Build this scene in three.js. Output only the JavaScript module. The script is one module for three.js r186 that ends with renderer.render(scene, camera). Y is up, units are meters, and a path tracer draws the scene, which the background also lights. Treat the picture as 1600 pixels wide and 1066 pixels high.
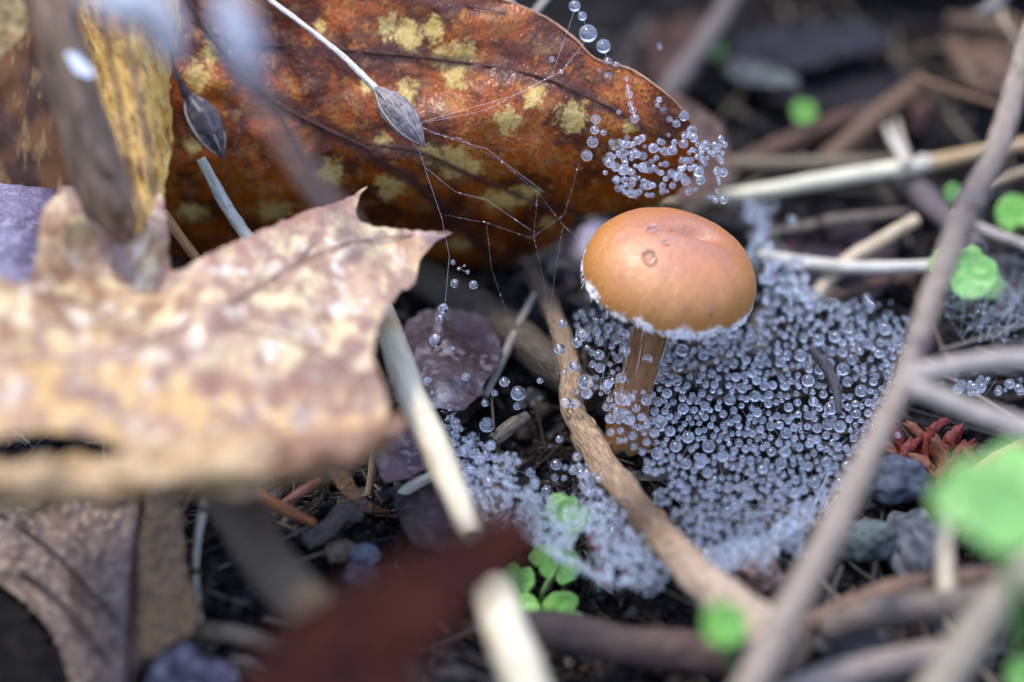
import * as THREE from 'three';
import { mergeGeometries, mergeVertices } from 'three/addons/utils/BufferGeometryUtils.js';
import { createNoise2D, createNoise3D } from 'simplex-noise';

// ───────── camera, sky, sun, exposure (lengths are written in millimetres and stored in metres) ─────────
const MM = 0.001, PITCH = 40 * Math.PI / 180, VFOV = 13.7, FOCUS = 227, APERTURE = 11, EXPOSURE = 4.1, ALBEDO = 0.68;
const V = (x, y, z) => new THREE.Vector3(x, y, z);
const scene = new THREE.Scene();
const camera = new THREE.PerspectiveCamera(VFOV, 1600 / 1066, 0.01, 20);
const TAN = Math.tan(VFOV * Math.PI / 360) / 533;
const FWD = V(0, -Math.sin(PITCH), -Math.cos(PITCH)), UPV = V(0, Math.cos(PITCH), -Math.sin(PITCH)), RIGHT = V(1, 0, 0);
const EYE = V(0, 0, 0);
const at = (px, py, d) => EYE.clone().addScaledVector(FWD, d).addScaledVector(RIGHT, (px - 800) * TAN * d).addScaledVector(UPV, (533 - py) * TAN * d);
EYE.sub(at(985, 678, 231));                                   // the foot of the mushroom is the origin
const depthAt = (py, h) => (EYE.y - h) / (Math.sin(PITCH) - (533 - py) * TAN * Math.cos(PITCH));
const on = (px, py, h = 0) => at(px, py, depthAt(py, h));      // the point h mm above the ground plane
camera.position.copy(EYE).multiplyScalar(MM);
camera.lookAt(EYE.clone().add(FWD).multiplyScalar(MM));
camera.focus = FOCUS * MM;
camera.userData.fStop = camera.getFocalLength() / APERTURE;

const rng = (a) => () => { a = (a + 0x6d2b79f5) | 0; let t = Math.imul(a ^ (a >>> 15), 1 | a); t = (t + Math.imul(t ^ (t >>> 7), 61 | t)) ^ t; return ((t ^ (t >>> 14)) >>> 0) / 4294967296; };
const rand = rng(7), R = (a, b) => a + (b - a) * rand();
const n2 = createNoise2D(rng(11)), n3 = createNoise3D(rng(12));
const fbm = (x, y, o = 4) => { let s = 0, a = 0.5; for (let i = 0; i < o; i++) { s += a * n2(x, y); x = x * 2.03 + 17.1; y = y * 2.03 - 9.7; a *= 0.5; } return s; };
const clamp = (x, a = 0, b = 1) => Math.min(b, Math.max(a, x));
const sm = (a, b, x) => { const t = clamp((x - a) / (b - a)); return t * t * (3 - 2 * t); };
const mix = (a, b, t) => a + (b - a) * t;
const mix3 = (a, b, t) => [mix(a[0], b[0], t), mix(a[1], b[1], t), mix(a[2], b[2], t)];

{ // an overcast, bluish sky, brightest overhead
  const w = 256, h = 128, d = new Float32Array(w * h * 4);
  for (let j = 0; j < h; j++) for (let i = 0; i < w; i++) {
    const e = ((j + 0.5) / h - 0.5) * Math.PI, a = (i + 0.5) / w * 2 * Math.PI, s = Math.max(0, Math.sin(e)), c = Math.cos(e);
    const cl = 1 + 0.22 * (n3(c * Math.cos(a) * 2.2, s * 2.2, c * Math.sin(a) * 2.2) + 0.5 * n3(c * Math.cos(a) * 5, s * 5, c * Math.sin(a) * 5));
    const L = 0.74 * (1 + 1.1 * s) / 2.1 * cl, k = (j * w + i) * 4;
    d[k] = L * 0.67; d[k + 1] = L * 0.88; d[k + 2] = L * 1.46; d[k + 3] = 1;
  }
  const t = new THREE.DataTexture(d, w, h, THREE.RGBAFormat, THREE.FloatType);
  t.mapping = THREE.EquirectangularReflectionMapping; t.magFilter = t.minFilter = THREE.LinearFilter; t.needsUpdate = true;
  scene.background = t; scene.environment = t;
}
const sun = new THREE.DirectionalLight(new THREE.Color(1, 0.95, 0.88), 1.5);
sun.position.set(-0.35, 1, -0.3); sun.target.position.set(0, 0, 0);
sun.castShadow = true; sun.shadow.radius = 20; sun.shadow.mapSize.set(2048, 2048);
Object.assign(sun.shadow.camera, { left: -0.15, right: 0.15, top: 0.15, bottom: -0.15, near: 0.1, far: 3 });
scene.add(sun, sun.target);

const renderer = new THREE.WebGLRenderer({ antialias: true });
renderer.toneMapping = THREE.LinearToneMapping; renderer.toneMappingExposure = EXPOSURE;
renderer.shadowMap.enabled = true;

// ───────── things, parts, names ─────────
const used = {}, BASE = new Map();
const numbered = (n) => { const k = used[n] = (used[n] ?? -1) + 1; return k ? n + '_' + String(k).padStart(3, '0') : n; };
function tag(o, label, category, group, kind) { if (label) o.userData.label = label; if (category) o.userData.category = category; if (group) o.userData.group = group; if (kind) o.userData.kind = kind; return o; }
function thing(name, label, category, base, group) {
  const o = new THREE.Group(); o.name = numbered(name); o.position.copy(base).multiplyScalar(MM); scene.add(o);
  BASE.set(o, base.clone()); return tag(o, label, category, group);
}
function part(name, geo, mat, parent = scene) {                // geo stands in world millimetres
  const top = parent === scene, b = BASE.get(parent) ?? V(0, 0, 0);
  const g = geo.clone(); g.translate(-b.x, -b.y, -b.z); g.scale(MM, MM, MM);
  const m = new THREE.Mesh(g, mat); m.name = top ? numbered(name) : name; m.castShadow = m.receiveShadow = true;
  parent.add(m); BASE.set(m, b); return m;
}

// ───────── textures ─────────
function tex(w, h, fn, srgb, wrap = THREE.ClampToEdgeWrapping) {
  const d = new Uint8Array(w * h * 4), enc = (x) => { x = clamp(x); return srgb ? (x <= 0.0031308 ? x * 12.92 : 1.055 * x ** (1 / 2.4) - 0.055) : x; };
  for (let j = 0; j < h; j++) for (let i = 0; i < w; i++) { const c = fn((i + 0.5) / w, (j + 0.5) / h), k = (j * w + i) * 4; d[k] = enc(c[0]) * 255; d[k + 1] = enc(c[1]) * 255; d[k + 2] = enc(c[2]) * 255; d[k + 3] = 255; }
  const t = new THREE.DataTexture(d, w, h); t.magFilter = t.minFilter = THREE.LinearFilter; t.wrapS = t.wrapT = wrap;
  if (srgb) t.colorSpace = THREE.SRGBColorSpace; t.needsUpdate = true; return t;
}
const MIR = THREE.MirroredRepeatWrapping, REP = THREE.RepeatWrapping;
const std = (o) => new THREE.MeshPhysicalMaterial({ roughness: 0.7, metalness: 0, side: THREE.DoubleSide, ...o, color: new THREE.Color().setRGB(...(o.color ?? [1, 1, 1]).map((x) => x * ALBEDO)) });
// straw and bark: 8 mm round, 16 mm along
const strawMap = tex(256, 512, (u, v) => { const f = 0.80 + 0.16 * n2(u * 40, v * 3) + 0.10 * n2(u * 95, v * 5), b = sm(0.25, 0.7, fbm(u * 4 + 3, v * 5, 3) + 0.12), s = sm(0.52, 0.62, n2(u * 22, v * 60)); return mix3(mix3([f, f * 0.985, f * 0.95], [f * 0.72, f * 0.56, f * 0.36], b * 0.55), [0.2, 0.15, 0.12], s * 0.35); }, true, MIR);
const strawBump = tex(256, 512, (u, v) => { const f = 0.5 + 0.3 * n2(u * 40, v * 3) + 0.15 * n2(u * 95, v * 5); return [f, f, f]; }, false, MIR);
const barkMap = tex(256, 512, (u, v) => { const f = 0.62 + 0.32 * fbm(u * 16, v * 7, 4) + 0.2 * n2(u * 45, v * 9), d = sm(0.2, 0.6, fbm(u * 9 + 7, v * 24, 3)), l = sm(0.35, 0.7, fbm(u * 6 - 5, v * 6 + 3, 3)); return mix3(mix3([f, f * 0.95, f * 0.9], [0.22, 0.17, 0.13], d * 0.75), [0.95, 0.9, 0.82], l * 0.4); }, true, MIR);
const barkBump = tex(256, 512, (u, v) => { const f = 0.5 + 0.45 * fbm(u * 16, v * 7, 4) + 0.15 * n2(u * 45, v * 9); return [f, f, f]; }, false, MIR);
const straw = (c, o = {}) => std({ color: c, map: strawMap, bumpMap: strawBump, bumpScale: 0.00008, roughness: 0.5, specularIntensity: 0.5, vertexColors: true, ...o });
const bark = (c, o = {}) => std({ color: c, map: barkMap, bumpMap: barkBump, bumpScale: 0.0002, roughness: 0.65, specularIntensity: 0.35, vertexColors: true, ...o });

// ───────── shapes ─────────
function smoothNormals(g) { g.computeVertexNormals(); return g; }
function catmull(pts, n) { const c = new THREE.CatmullRomCurve3(pts, false, 'centripetal'); return c; }
// a rod through points with its own radius at each: ridges, knots, a ragged end; tint(t) colours it along its length
function rod(pts, radii, { seg = 40, rad = 14, rough = 0.1, ridge = 0, flat = 1, hollow = 0, wander = 0.12, tint, seed = 0 } = {}) {
  const c = catmull(pts), N = seg, pos = [], uv = [], col = [], idx = [], L = c.getLength();
  const fr = c.computeFrenetFrames(N, false), rAt = (t) => { const x = t * (radii.length - 1), i = Math.min(radii.length - 2, Math.floor(x)); return mix(radii[i], radii[i + 1], sm(0, 1, x - i)); };
  const meanR = radii.reduce((a, b) => a + b) / radii.length; wander *= sm(12, 40, L);
  const ring = (p, t, s, k, j) => {
    const r0 = rAt(t), nrm = fr.normals[s], bin = fr.binormals[s];
    for (let a = 0; a <= rad; a++) {
      const th = a / rad * 2 * Math.PI, ca = Math.cos(th), sa = Math.sin(th);
      const r = r0 * k * (1 + rough * (n3(ca * 1.4 + seed, sa * 1.4, t * L / meanR * 0.22 + seed) + 0.5 * n3(ca * 3 + seed, sa * 3, t * L / meanR * 0.7)) + ridge * Math.cos(th * 5));
      const q = p.clone().addScaledVector(nrm, ca * r).addScaledVector(bin, sa * r * flat);
      pos.push(q.x, q.y, q.z); uv.push(th * meanR / 8, (t * L + j) / 16 + seed * 0.37);
      const cc = tint ? tint(t) : [1, 1, 1]; col.push(...cc);
    }
  };
  let rings = 0;
  const put = (s, k, j = 0) => { const t = s / N, p = c.getPoint(t).add(V(n2(t * 3 + seed, 1) * wander, n2(t * 3 + seed, 5) * wander, n2(t * 3 + seed, 9) * wander)); if (j) p.addScaledVector(fr.tangents[s], j); ring(p, t, s, k, j); rings++; };
  const e = meanR;
  if (hollow) put(0, 0.02, hollow * e); if (hollow) put(0, 0.72, hollow * e * 0.6); else put(0, 0.02, 0);
  put(0, hollow ? 0.8 : 0.8, 0);
  for (let s = 0; s <= N; s++) put(s, s === 0 || s === N ? 0.95 : 1, 0);
  put(N, 0.8, 0);
  if (hollow) { put(N, 0.72, -hollow * e * 0.6); put(N, 0.02, -hollow * e); } else put(N, 0.02, 0);
  for (let s = 0; s < rings - 1; s++) for (let a = 0; a < rad; a++) { const i = s * (rad + 1) + a, j = i + rad + 1; idx.push(i, i + 1, j, j, i + 1, j + 1); }
  const g = new THREE.BufferGeometry();
  g.setAttribute('position', new THREE.Float32BufferAttribute(pos, 3)); g.setAttribute('uv', new THREE.Float32BufferAttribute(uv, 2)); g.setAttribute('color', new THREE.Float32BufferAttribute(col, 3)); g.setIndex(idx);
  g.computeVertexNormals(); // close the seam
  const nn = g.attributes.normal; for (let s = 0; s < rings; s++) { const i = s * (rad + 1), j = i + rad, x = nn.getX(i) + nn.getX(j), y = nn.getY(i) + nn.getY(j), z = nn.getZ(i) + nn.getZ(j), l = Math.hypot(x, y, z) || 1; nn.setXYZ(i, x / l, y / l, z / l); nn.setXYZ(j, x / l, y / l, z / l); }
  return g;
}
// Delaunay triangles of 2D points
function delaunay(P) {
  let x0 = 1e9, y0 = 1e9, x1 = -1e9, y1 = -1e9; for (const p of P) { x0 = Math.min(x0, p[0]); x1 = Math.max(x1, p[0]); y0 = Math.min(y0, p[1]); y1 = Math.max(y1, p[1]); }
  const m = 20 * Math.max(x1 - x0, y1 - y0), cx = (x0 + x1) / 2, cy = (y0 + y1) / 2, n = P.length, Q = [...P, [cx - m, cy - m], [cx, cy + m], [cx + m, cy - m]];
  const circ = (a, b, c) => { const [ax, ay] = Q[a], [bx, by] = Q[b], [ex, ey] = Q[c], d = 2 * (ax * (by - ey) + bx * (ey - ay) + ex * (ay - by)); const a2 = ax * ax + ay * ay, b2 = bx * bx + by * by, c2 = ex * ex + ey * ey; const ux = (a2 * (by - ey) + b2 * (ey - ay) + c2 * (ay - by)) / d, uy = (a2 * (ex - bx) + b2 * (ax - ex) + c2 * (bx - ax)) / d; return [a, b, c, ux, uy, (ax - ux) ** 2 + (ay - uy) ** 2]; };
  const order = [...Array(n).keys()].sort((a, b) => Q[a][0] - Q[b][0]); let open = [circ(n, n + 1, n + 2)]; const done = [];
  for (const i of order) {
    const [x, y] = Q[i], edges = new Map(), keep = [];
    for (const t of open) {
      const dx = x - t[3]; if (dx > 0 && dx * dx > t[5]) { done.push(t); continue; }
      if (dx * dx + (y - t[4]) ** 2 < t[5]) for (const [a, b] of [[t[0], t[1]], [t[1], t[2]], [t[2], t[0]]]) { const k = Math.min(a, b) * 100000 + Math.max(a, b); edges.has(k) ? edges.set(k, null) : edges.set(k, [a, b]); } else keep.push(t);
    }
    open = keep; for (const e of edges.values()) if (e) open.push(circ(e[0], e[1], i));
  }
  return [...done, ...open].filter((t) => t[0] < n && t[1] < n && t[2] < n).map((t) => [t[0], t[1], t[2]]);
}
const inside = (P, x, y) => { let c = false; for (let i = 0, j = P.length - 1; i < P.length; j = i++) { const [xi, yi] = P[i], [xj, yj] = P[j]; if ((yi > y) !== (yj > y) && x < (xj - xi) * (y - yi) / (yj - yi) + xi) c = !c; } return c; };
// an outline through points (a third entry of 1 is a sharp corner), with a wavering edge
function outline(pts, step = 9, jag = 0, seed = 0) {
  const out = [], n = pts.length;
  for (let i = 0; i < n; i++) {
    const p0 = pts[(i + n - 1) % n], p1 = pts[i], p2 = pts[(i + 1) % n], p3 = pts[(i + 2) % n];
    const L = Math.hypot(p2[0] - p1[0], p2[1] - p1[1]), k = Math.max(1, Math.round(L / step));
    const t1 = p1[2] ? [p2[0] - p1[0], p2[1] - p1[1]] : [(p2[0] - p0[0]) / 2, (p2[1] - p0[1]) / 2], t2 = p2[2] ? [p2[0] - p1[0], p2[1] - p1[1]] : [(p3[0] - p1[0]) / 2, (p3[1] - p1[1]) / 2];
    const lim = (t) => { const l = Math.hypot(...t) || 1, s = Math.min(1, L / l); return [t[0] * s, t[1] * s]; }, a = lim(t1), b = lim(t2);
    for (let s = 0; s < k; s++) {
      const t = s / k, h1 = 2 * t ** 3 - 3 * t * t + 1, h2 = t ** 3 - 2 * t * t + t, h3 = -2 * t ** 3 + 3 * t * t, h4 = t ** 3 - t * t;
      let x = h1 * p1[0] + h2 * a[0] + h3 * p2[0] + h4 * b[0], y = h1 * p1[1] + h2 * a[1] + h3 * p2[1] + h4 * b[1];
      if (jag && !(s === 0 && p1[2])) { x += jag * n2(x * 0.05 + seed, y * 0.05); y += jag * n2(x * 0.05, y * 0.05 + 40 + seed); }
      out.push([x, y]);
    }
  }
  return out;
}
// a leaf blade with thickness; its uv are millimetres in the leaf's own plane, shifted to 0..1 over `span`
function blade(pts, lift, { step = 9, jag = 2, thick = 0.22, seed = 0 } = {}) {
  const B = outline(pts, step, jag, seed), P = B.map((p) => [...p]), nb = B.length;
  let x0 = 1e9, y0 = 1e9, x1 = -1e9, y1 = -1e9; for (const p of B) { x0 = Math.min(x0, p[0]); x1 = Math.max(x1, p[0]); y0 = Math.min(y0, p[1]); y1 = Math.max(y1, p[1]); }
  const g0 = step * 1.25, rr = rng(100 + seed);
  for (let y = y0; y < y1; y += g0) for (let x = x0; x < x1; x += g0) { const q = [x + (rr() - 0.5) * g0 * 0.5, y + (rr() - 0.5) * g0 * 0.5]; if (!inside(B, ...q)) continue; let ok = true; for (const b of B) if ((b[0] - q[0]) ** 2 + (b[1] - q[1]) ** 2 < (step * 0.6) ** 2) { ok = false; break; } if (ok) P.push(q); }
  const T = delaunay(P).filter((t) => inside(B, (P[t[0]][0] + P[t[1]][0] + P[t[2]][0]) / 3, (P[t[0]][1] + P[t[1]][1] + P[t[2]][1]) / 3));
  const W = P.map((p) => lift(p[0], p[1])), N = W.map(() => V(0, 0, 0));
  const flipped = T.map((t) => { const n = V().subVectors(W[t[1]], W[t[0]]).cross(V().subVectors(W[t[2]], W[t[0]])); const toEye = V().subVectors(EYE, W[t[0]]); const f = n.dot(toEye) < 0; if (f) n.negate(); for (const i of t) N[i].add(n); return f ? [t[0], t[2], t[1]] : t; });
  const mean = V(0, 0, 0), cen = V(0, 0, 0); N.forEach((n) => { mean.add(n); n.normalize(); }); mean.normalize(); W.forEach((w) => cen.add(w)); cen.divideScalar(W.length);
  const ua = V(1, 0, 0).addScaledVector(mean, -mean.x).normalize(), va = V().crossVectors(mean, ua);
  let span = 0; for (const w of W) { const d = V().subVectors(w, cen); span = Math.max(span, Math.abs(d.dot(ua)), Math.abs(d.dot(va))); } span *= 1.02;
  const own = (w) => { const d = V().subVectors(w, cen); return [d.dot(ua), d.dot(va)]; };
  const pos = [], nor = [], uv = [], idx = [], n = W.length;
  for (const side of [1, -1]) W.forEach((w, i) => { const q = side > 0 ? w : w.clone().addScaledVector(N[i], -thick); pos.push(q.x, q.y, q.z); nor.push(N[i].x * side, N[i].y * side, N[i].z * side); const o = own(w); uv.push(o[0] / span / 2 + 0.5, o[1] / span / 2 + 0.5); });
  for (const t of flipped) idx.push(t[0], t[1], t[2], t[0] + n, t[2] + n, t[1] + n);
  const edge = new Set(); for (const t of flipped) for (const [a, b] of [[t[0], t[1]], [t[1], t[2]], [t[2], t[0]]]) edge.add(a * 65536 + b);
  for (const e of edge) { const a = Math.floor(e / 65536), b = e % 65536; if (!edge.has(b * 65536 + a)) idx.push(b, a, a + n, b, a + n, b + n); }
  const g = new THREE.BufferGeometry();
  g.setAttribute('position', new THREE.Float32BufferAttribute(pos, 3)); g.setAttribute('normal', new THREE.Float32BufferAttribute(nor, 3)); g.setAttribute('uv', new THREE.Float32BufferAttribute(uv, 2)); g.setIndex(idx);
  return { g, span, center: cen, uvOf: (px, py) => own(lift(px, py)), lift };
}
// a smooth patch through a grid of points, with thickness
function patch(grid, nu, nv, thick = 0.25, wob = 0, seed = 0) {
  const rows = grid.map((r) => new THREE.CatmullRomCurve3(r, false, 'centripetal')), W = [], len = rows[0].getLength(), uv0 = [];
  for (let j = 0; j <= nv; j++) { const u = j / nv, c = new THREE.CatmullRomCurve3(rows.map((r) => r.getPoint(u)), false, 'centripetal'); for (let i = 0; i <= nu; i++) { const t = i / nu, p = c.getPoint(t); if (wob) p.add(V(n3(u * 5 + seed, t * 5, 1), n3(u * 5, t * 5 + seed, 4), n3(u * 5, t * 5, 8 + seed)).multiplyScalar(wob)); W.push(p); uv0.push(t, u); } }
  const idx0 = []; for (let j = 0; j < nv; j++) for (let i = 0; i < nu; i++) { const a = j * (nu + 1) + i, b = a + nu + 1; idx0.push(a, a + 1, b, b, a + 1, b + 1); }
  const t = new THREE.BufferGeometry(); t.setAttribute('position', new THREE.Float32BufferAttribute(W.flatMap((p) => [p.x, p.y, p.z]), 3)); t.setIndex(idx0); t.computeVertexNormals();
  const N = t.attributes.normal, n = W.length, pos = [], nor = [], uv = [], idx = [];
  for (const s of [1, -1]) W.forEach((p, i) => { const k = s > 0 ? 0 : -thick; pos.push(p.x + N.getX(i) * k, p.y + N.getY(i) * k, p.z + N.getZ(i) * k); nor.push(N.getX(i) * s, N.getY(i) * s, N.getZ(i) * s); uv.push(uv0[2 * i], uv0[2 * i + 1]); });
  for (let k = 0; k < idx0.length; k += 3) idx.push(idx0[k], idx0[k + 1], idx0[k + 2], idx0[k] + n, idx0[k + 2] + n, idx0[k + 1] + n);
  const rim = []; for (let i = 0; i < nu; i++) rim.push([i, i + 1], [nv * (nu + 1) + i + 1, nv * (nu + 1) + i]); for (let j = 0; j < nv; j++) rim.push([(j + 1) * (nu + 1), j * (nu + 1)], [j * (nu + 1) + nu, (j + 1) * (nu + 1) + nu]);
  for (const [a, b] of rim) idx.push(b, a, a + n, b, a + n, b + n);
  const g = new THREE.BufferGeometry(); g.setAttribute('position', new THREE.Float32BufferAttribute(pos, 3)); g.setAttribute('normal', new THREE.Float32BufferAttribute(nor, 3)); g.setAttribute('uv', new THREE.Float32BufferAttribute(uv, 2)); g.setIndex(idx);
  return g;
}
const segDist = (x, y, L) => { let m = 1e9; for (let i = 0; i < L.length - 1; i++) { const [ax, ay] = L[i], [bx, by] = L[i + 1], dx = bx - ax, dy = by - ay, t = clamp(((x - ax) * dx + (y - ay) * dy) / (dx * dx + dy * dy)); m = Math.min(m, Math.hypot(x - ax - t * dx, y - ay - t * dy)); } return m; };
// skin of a leaf: paint(u, v) in millimetres of its own plane gives [r, g, b, height, roughness]
function skin(span, size, paint, { bump = 0.0003, ...o } = {}) {
  const cache = new Float32Array(size * size * 5);
  for (let j = 0; j < size; j++) for (let i = 0; i < size; i++) cache.set(paint(((i + 0.5) / size * 2 - 1) * span, ((j + 0.5) / size * 2 - 1) * span), (j * size + i) * 5);
  const get = (u, v) => (Math.min(size - 1, Math.floor(v * size)) * size + Math.min(size - 1, Math.floor(u * size))) * 5;
  const map = tex(size, size, (u, v) => { const k = get(u, v); return [cache[k], cache[k + 1], cache[k + 2]]; }, true);
  const bm = tex(size, size, (u, v) => { const k = get(u, v); return [cache[k + 3], cache[k + 3], cache[k + 3]]; });
  const rm = size > 300 && tex(size >> 1, size >> 1, (u, v) => { const k = get(u, v); return [0, cache[k + 4], 0]; });
  return std({ map, bumpMap: bm, bumpScale: bump, ...(rm ? { roughnessMap: rm, roughness: 1 } : { roughness: cache[4] }), ...o });
}

// ───────── the setting: dark wet soil ─────────
const PIT = on(850, 935, -4);
const soilH = (x, z) => -6 * Math.exp(-((x - PIT.x) ** 2 + (z - PIT.z) ** 2) / 80) + 1.5 * fbm(x * 0.045, z * 0.045, 3) * 2 + 0.9 * fbm(x * 0.22 + 5, z * 0.22, 3) + 0.35 * n2(x * 0.9, z * 0.9) - 1.2;
{
  const n = 300, pos = [], uv = [], idx = [], w = (s) => s * 62 + Math.sign(s) * Math.abs(s) ** 9 * 2500;
  for (let j = 0; j <= n; j++) for (let i = 0; i <= n; i++) { const x = w(i / n * 2 - 1), z = w(j / n * 2 - 1) - 4, k = 1; pos.push(x, soilH(x, z) * k, z); uv.push(x / 30, z / 30); }
  for (let j = 0; j < n; j++) for (let i = 0; i < n; i++) { const a = j * (n + 1) + i, b = a + n + 1; idx.push(a, b, a + 1, b, b + 1, a + 1); }
  const g = new THREE.BufferGeometry(); g.setAttribute('position', new THREE.Float32BufferAttribute(pos, 3)); g.setAttribute('uv', new THREE.Float32BufferAttribute(uv, 2)); g.setIndex(idx); g.computeVertexNormals();
  const p = (u, v) => { const f = fbm(u * 14, v * 14, 5), s = n2(u * 60, v * 60), r = sm(0.1, 0.6, fbm(u * 30 + 4, v * 30, 3)); return mix3([0.009 + 0.008 * f, 0.008 + 0.006 * f, 0.008 + 0.006 * f], [0.05, 0.032, 0.022], r * 0.5 + (s > 0.72 ? 0.3 : 0)); };
  const m = std({ map: tex(1024, 1024, p, true, MIR), bumpMap: tex(512, 512, (u, v) => { const f = 0.5 + 0.5 * fbm(u * 40, v * 40, 4); return [f, f, f]; }, false, MIR), bumpScale: 0.0008, specularIntensity: 0.12, roughnessMap: tex(512, 512, (u, v) => [0, 0.42 + 0.4 * sm(-0.3, 0.4, fbm(u * 12 + 9, v * 12, 3)), 0], false, MIR), roughness: 1 });
  part('ground', g, m).userData.kind = 'structure';
}
// soil crumbs and shredded litter nobody could count
{
  const crumb = (seed) => { let g = new THREE.IcosahedronGeometry(1, 2); g.deleteAttribute('uv'); g.deleteAttribute('normal'); g = mergeVertices(g); const p = g.attributes.position; for (let i = 0; i < p.count; i++) { const v = V().fromBufferAttribute(p, i), k = 1 + 0.38 * n3(v.x * 1.3 + seed, v.y * 1.3, v.z * 1.3) + 0.16 * n3(v.x * 3.5, v.y * 3.5 + seed, v.z * 3.5); p.setXYZ(i, v.x * k, v.y * k, v.z * k); } g.computeVertexNormals(); return g; };
  const chip = (seed) => { const g = new THREE.PlaneGeometry(2, 1, 10, 4), p = g.attributes.position; for (let i = 0; i < p.count; i++) { const x = p.getX(i), y = p.getY(i); p.setXYZ(i, x + 0.12 * n2(y * 3 + seed, x), y * (0.75 + 0.35 * n2(x * 1.5, seed)) * (1 - 0.5 * x * x * x * x * 0.9), 0.22 * y * y - 0.12 * x * x + 0.12 * n2(x * 2 + seed, y * 2)); } g.computeVertexNormals(); return g; };
  const needle = (() => { const g = new THREE.CylinderGeometry(1, 0.6, 2, 7, 8), p = g.attributes.position; for (let i = 0; i < p.count; i++) { const y = p.getY(i); p.setX(i, p.getX(i) + 1.6 * y * y); } g.rotateZ(Math.PI / 2); g.computeVertexNormals(); return g; })();
  const scatter = (name, geo, mat, n, size, cols, flat, label, lift = 0.2) => {
    const o = new THREE.InstancedMesh(geo, mat, n), d = new THREE.Object3D(), c = new THREE.Color();
    for (let i = 0; i < n; i++) {
      const far = rand() < 0.25, x = R(-58, 58) * (far ? 1.6 : 1), z = R(-62, 34) * (far ? 1.3 : 1), s = size(rand());
      d.position.set(x, soilH(x, z) + lift + R(-0.2, 0.5), z).multiplyScalar(MM); d.rotation.set(R(-flat, flat) + (geo === chip0 ? -Math.PI / 2 : 0), R(0, 6.28), R(-flat, flat), 'YXZ'); d.scale.set(s[0], s[1], s[2]).multiplyScalar(MM); d.updateMatrix(); o.setMatrixAt(i, d.matrix);
      const k = cols[Math.floor(rand() * cols.length)], b = R(0.25, 0.7); o.setColorAt(i, c.setRGB(k[0] * b, k[1] * b, k[2] * b));
    }
    o.name = name; o.castShadow = o.receiveShadow = true; o.userData.kind = 'stuff'; if (label) o.userData.label = label; scene.add(o);
  };
  const chip0 = chip(3);
  scatter('soil_crumbs', crumb(1), std({ roughness: 0.6, specularIntensity: 0.2 }), 11000, (r) => { const s = 0.14 + 0.75 * r ** 4; return [s * R(0.7, 1.3), s * R(0.6, 1), s * R(0.7, 1.3)]; }, [[0.02, 0.016, 0.014], [0.013, 0.012, 0.012], [0.045, 0.03, 0.021], [0.03, 0.028, 0.031]], 3, 'dark wet crumbs of soil covering the ground');
  scatter('shredded_litter', chip0, std({ roughness: 0.45, specularIntensity: 0.3, side: THREE.DoubleSide }), 2200, (r) => { const s = 0.5 + 2.2 * r ** 3; return [s, s * R(0.4, 0.9), s]; }, [[0.025, 0.016, 0.012], [0.018, 0.015, 0.016], [0.055, 0.026, 0.014], [0.03, 0.025, 0.022], [0.07, 0.05, 0.035]], 0.6, 'small dark flakes of rotting leaf lying over the soil', 0.6);
  scatter('fallen_needles', needle, std({ roughness: 0.55, specularIntensity: 0.3 }), 1100, (r) => [1.2 + 4.2 * r * r, R(0.08, 0.22), R(0.08, 0.22)], [[0.04, 0.028, 0.02], [0.09, 0.05, 0.025], [0.3, 0.25, 0.17], [0.025, 0.018, 0.016], [0.06, 0.05, 0.045], [0.2, 0.15, 0.1]], 0.35, 'thin brown needles and bits of stalk strewn over the soil', 0.8);
  scatter('dry_grass_bits', needle, std({ roughness: 0.6, specularIntensity: 0.3 }), 260, (r) => [4 + 8 * r, R(0.1, 0.26), R(0.1, 0.26)], [[0.3, 0.24, 0.16], [0.16, 0.11, 0.07], [0.1, 0.07, 0.05], [0.06, 0.045, 0.035], [0.2, 0.16, 0.12]], 0.12, 'thin dry grass bits lying crossed over the dark soil', 1.3);
}

// ───────── leaves ─────────
const toUV = (bl, pts) => pts.map((p) => bl.uvOf(p[0], p[1]));
const vein = (bl, pts, w, rise = 0.02) => rod(pts.map((p) => bl.lift(p[0], p[1]).addScaledVector(FWD, -rise - w * 0.012)), pts.map((_, i) => w * 0.026 * mix(1, 0.45, i / (pts.length - 1))), { seg: 60, rad: 8, rough: 0.12, seed: w });

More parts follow.
